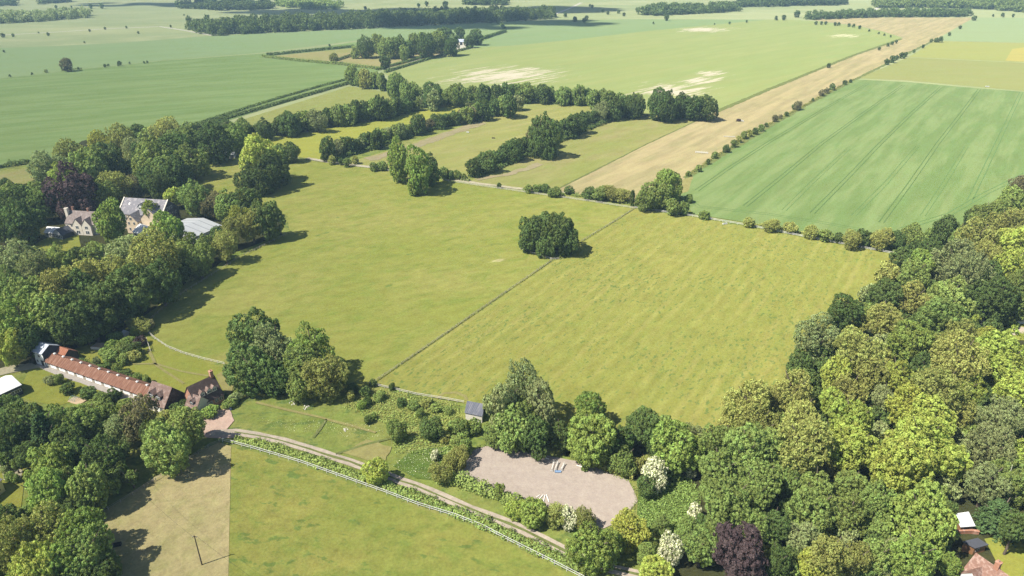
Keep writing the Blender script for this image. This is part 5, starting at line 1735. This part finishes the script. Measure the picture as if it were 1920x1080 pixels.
# ------------------------------------------------------------------ air, light, camera
hz = MB().box(-gb - 50, gb + 50, -1600, gb + 50, -1.0, HC + 6).build('haze', None)
m, nt, out = new_mat('haze_air')
vp = nt.nodes.new('ShaderNodeVolumePrincipled')
vp.inputs['Color'].default_value = (.50, .76, 1.0, 1)
vp.inputs['Density'].default_value = 0.00012
vp.inputs['Anisotropy'].default_value = 0.0
nt.links.new(vp.outputs[0], out.inputs['Volume'])
hz.data.materials.append(m)
tag(hz, kind='stuff')

SUN_EL = R(52.8)
SC.cycles.use_denoising = True
SC.cycles.denoising_prefilter = 'NONE'
to_sun = Vector((-.888 * math.cos(SUN_EL), -.46 * math.cos(SUN_EL), math.sin(SUN_EL))).normalized()
sl = bpy.data.lights.new('sun', 'SUN')
sl.energy = 4.8
sl.angle = R(0.55)
sl.color = (1.0, .95, .86)
so = bpy.data.objects.new('sun', sl)
COL.objects.link(so)
so.rotation_euler = (-to_sun).to_track_quat('-Z', 'Y').to_euler()
so.location = (-200, -100, 400)

CLOUDM = surf('cloud_white', (.82, .83, .85), 1.0, 0.05, .01, 0.0)


def cloud(gpx, rx, ry, seed, rot):
    """a cumulus bank high above, out of the picture, whose shadow lies on the far fields"""
    rs = np.random.RandomState(seed)
    zc = 1500.0
    c = G(*gpx) + to_sun * (zc / to_sun.z)
    t = np.linspace(0, 2 * np.pi, 17)[:-1]
    V, F_ = [], []
    for i in range(34):
        a, q = rs.uniform(0, 2 * np.pi), rs.uniform(0, 1) ** .5
        x, y = math.cos(a) * q * rx * .8, math.sin(a) * q * ry * .8
        r = min(rx, ry) * rs.uniform(.28, .5) * (1.15 - q * .6)
        b = len(V)
        rings = 7
        for j in range(rings + 1):
            ph = math.pi * j / rings
            for u in t:
                k_ = 1 + .12 * math.sin(3 * u + 5 * ph + i)
                V.append((x + r * k_ * 1.5 * math.sin(ph) * math.cos(u), y + r * k_ * math.sin(ph) * math.sin(u), max(-.15 * r, r * math.cos(ph) * .9)))
        for j in range(rings):
            for u in range(16):
                F_.append((b + j * 16 + u, b + j * 16 + (u + 1) % 16, b + (j + 1) * 16 + (u + 1) % 16, b + (j + 1) * 16 + u))
    o = link('cloud', mesh('cloud', V, F_), CLOUDM)
    o.location = c
    o.rotation_euler = (0, 0, rot)
    tag(o, kind='structure')


cloud((935, 46), 250, 75, 1, R(8))
cloud((760, 24), 330, 120, 2, R(-3))
cloud((560, 22), 150, 70, 3, R(5))
cloud((1030, 18), 150, 90, 4, R(0))
cloud((330, 9), 260, 70, 5, R(-5))

w_ = bpy.data.worlds.new('World')
SC.world = w_
w_.use_nodes = True
nt = w_.node_tree
bg = nt.nodes['Background']
sk = nt.nodes.new('ShaderNodeTexSky')
sk.sky_type = 'NISHITA'
sk.sun_disc = False
sk.sun_elevation = SUN_EL
sk.sun_rotation = math.atan2(to_sun.x, to_sun.y)
sk.altitude = 200
nt.links.new(sk.outputs[0], bg.inputs[0])
bg.inputs[1].default_value = 0.075

cd = bpy.data.cameras.new('camera')
cd.sensor_width = 36
cd.lens = 36 * F / 1920
cd.clip_start = 1
cd.clip_end = 30000
co = bpy.data.objects.new('camera', cd)
COL.objects.link(co)
co.location = (0, 0, HC)
co.rotation_euler = (math.pi / 2 - PITCH, 0, 0)
SC.camera = co

SC.view_settings.view_transform = 'Standard'
SC.view_settings.look = 'None'
SC.view_settings.gamma = 1
SC.view_settings.exposure = 1.0
SC.cycles.max_bounces = 4
SC.cycles.diffuse_bounces = 3
SC.cycles.glossy_bounces = 1
SC.cycles.transmission_bounces = 3
SC.cycles.volume_bounces = 0
SC.cycles.use_adaptive_sampling = True
SC.cycles.adaptive_threshold = 0.02
SC.render.resolution_x, SC.render.resolution_y = 1024, 576
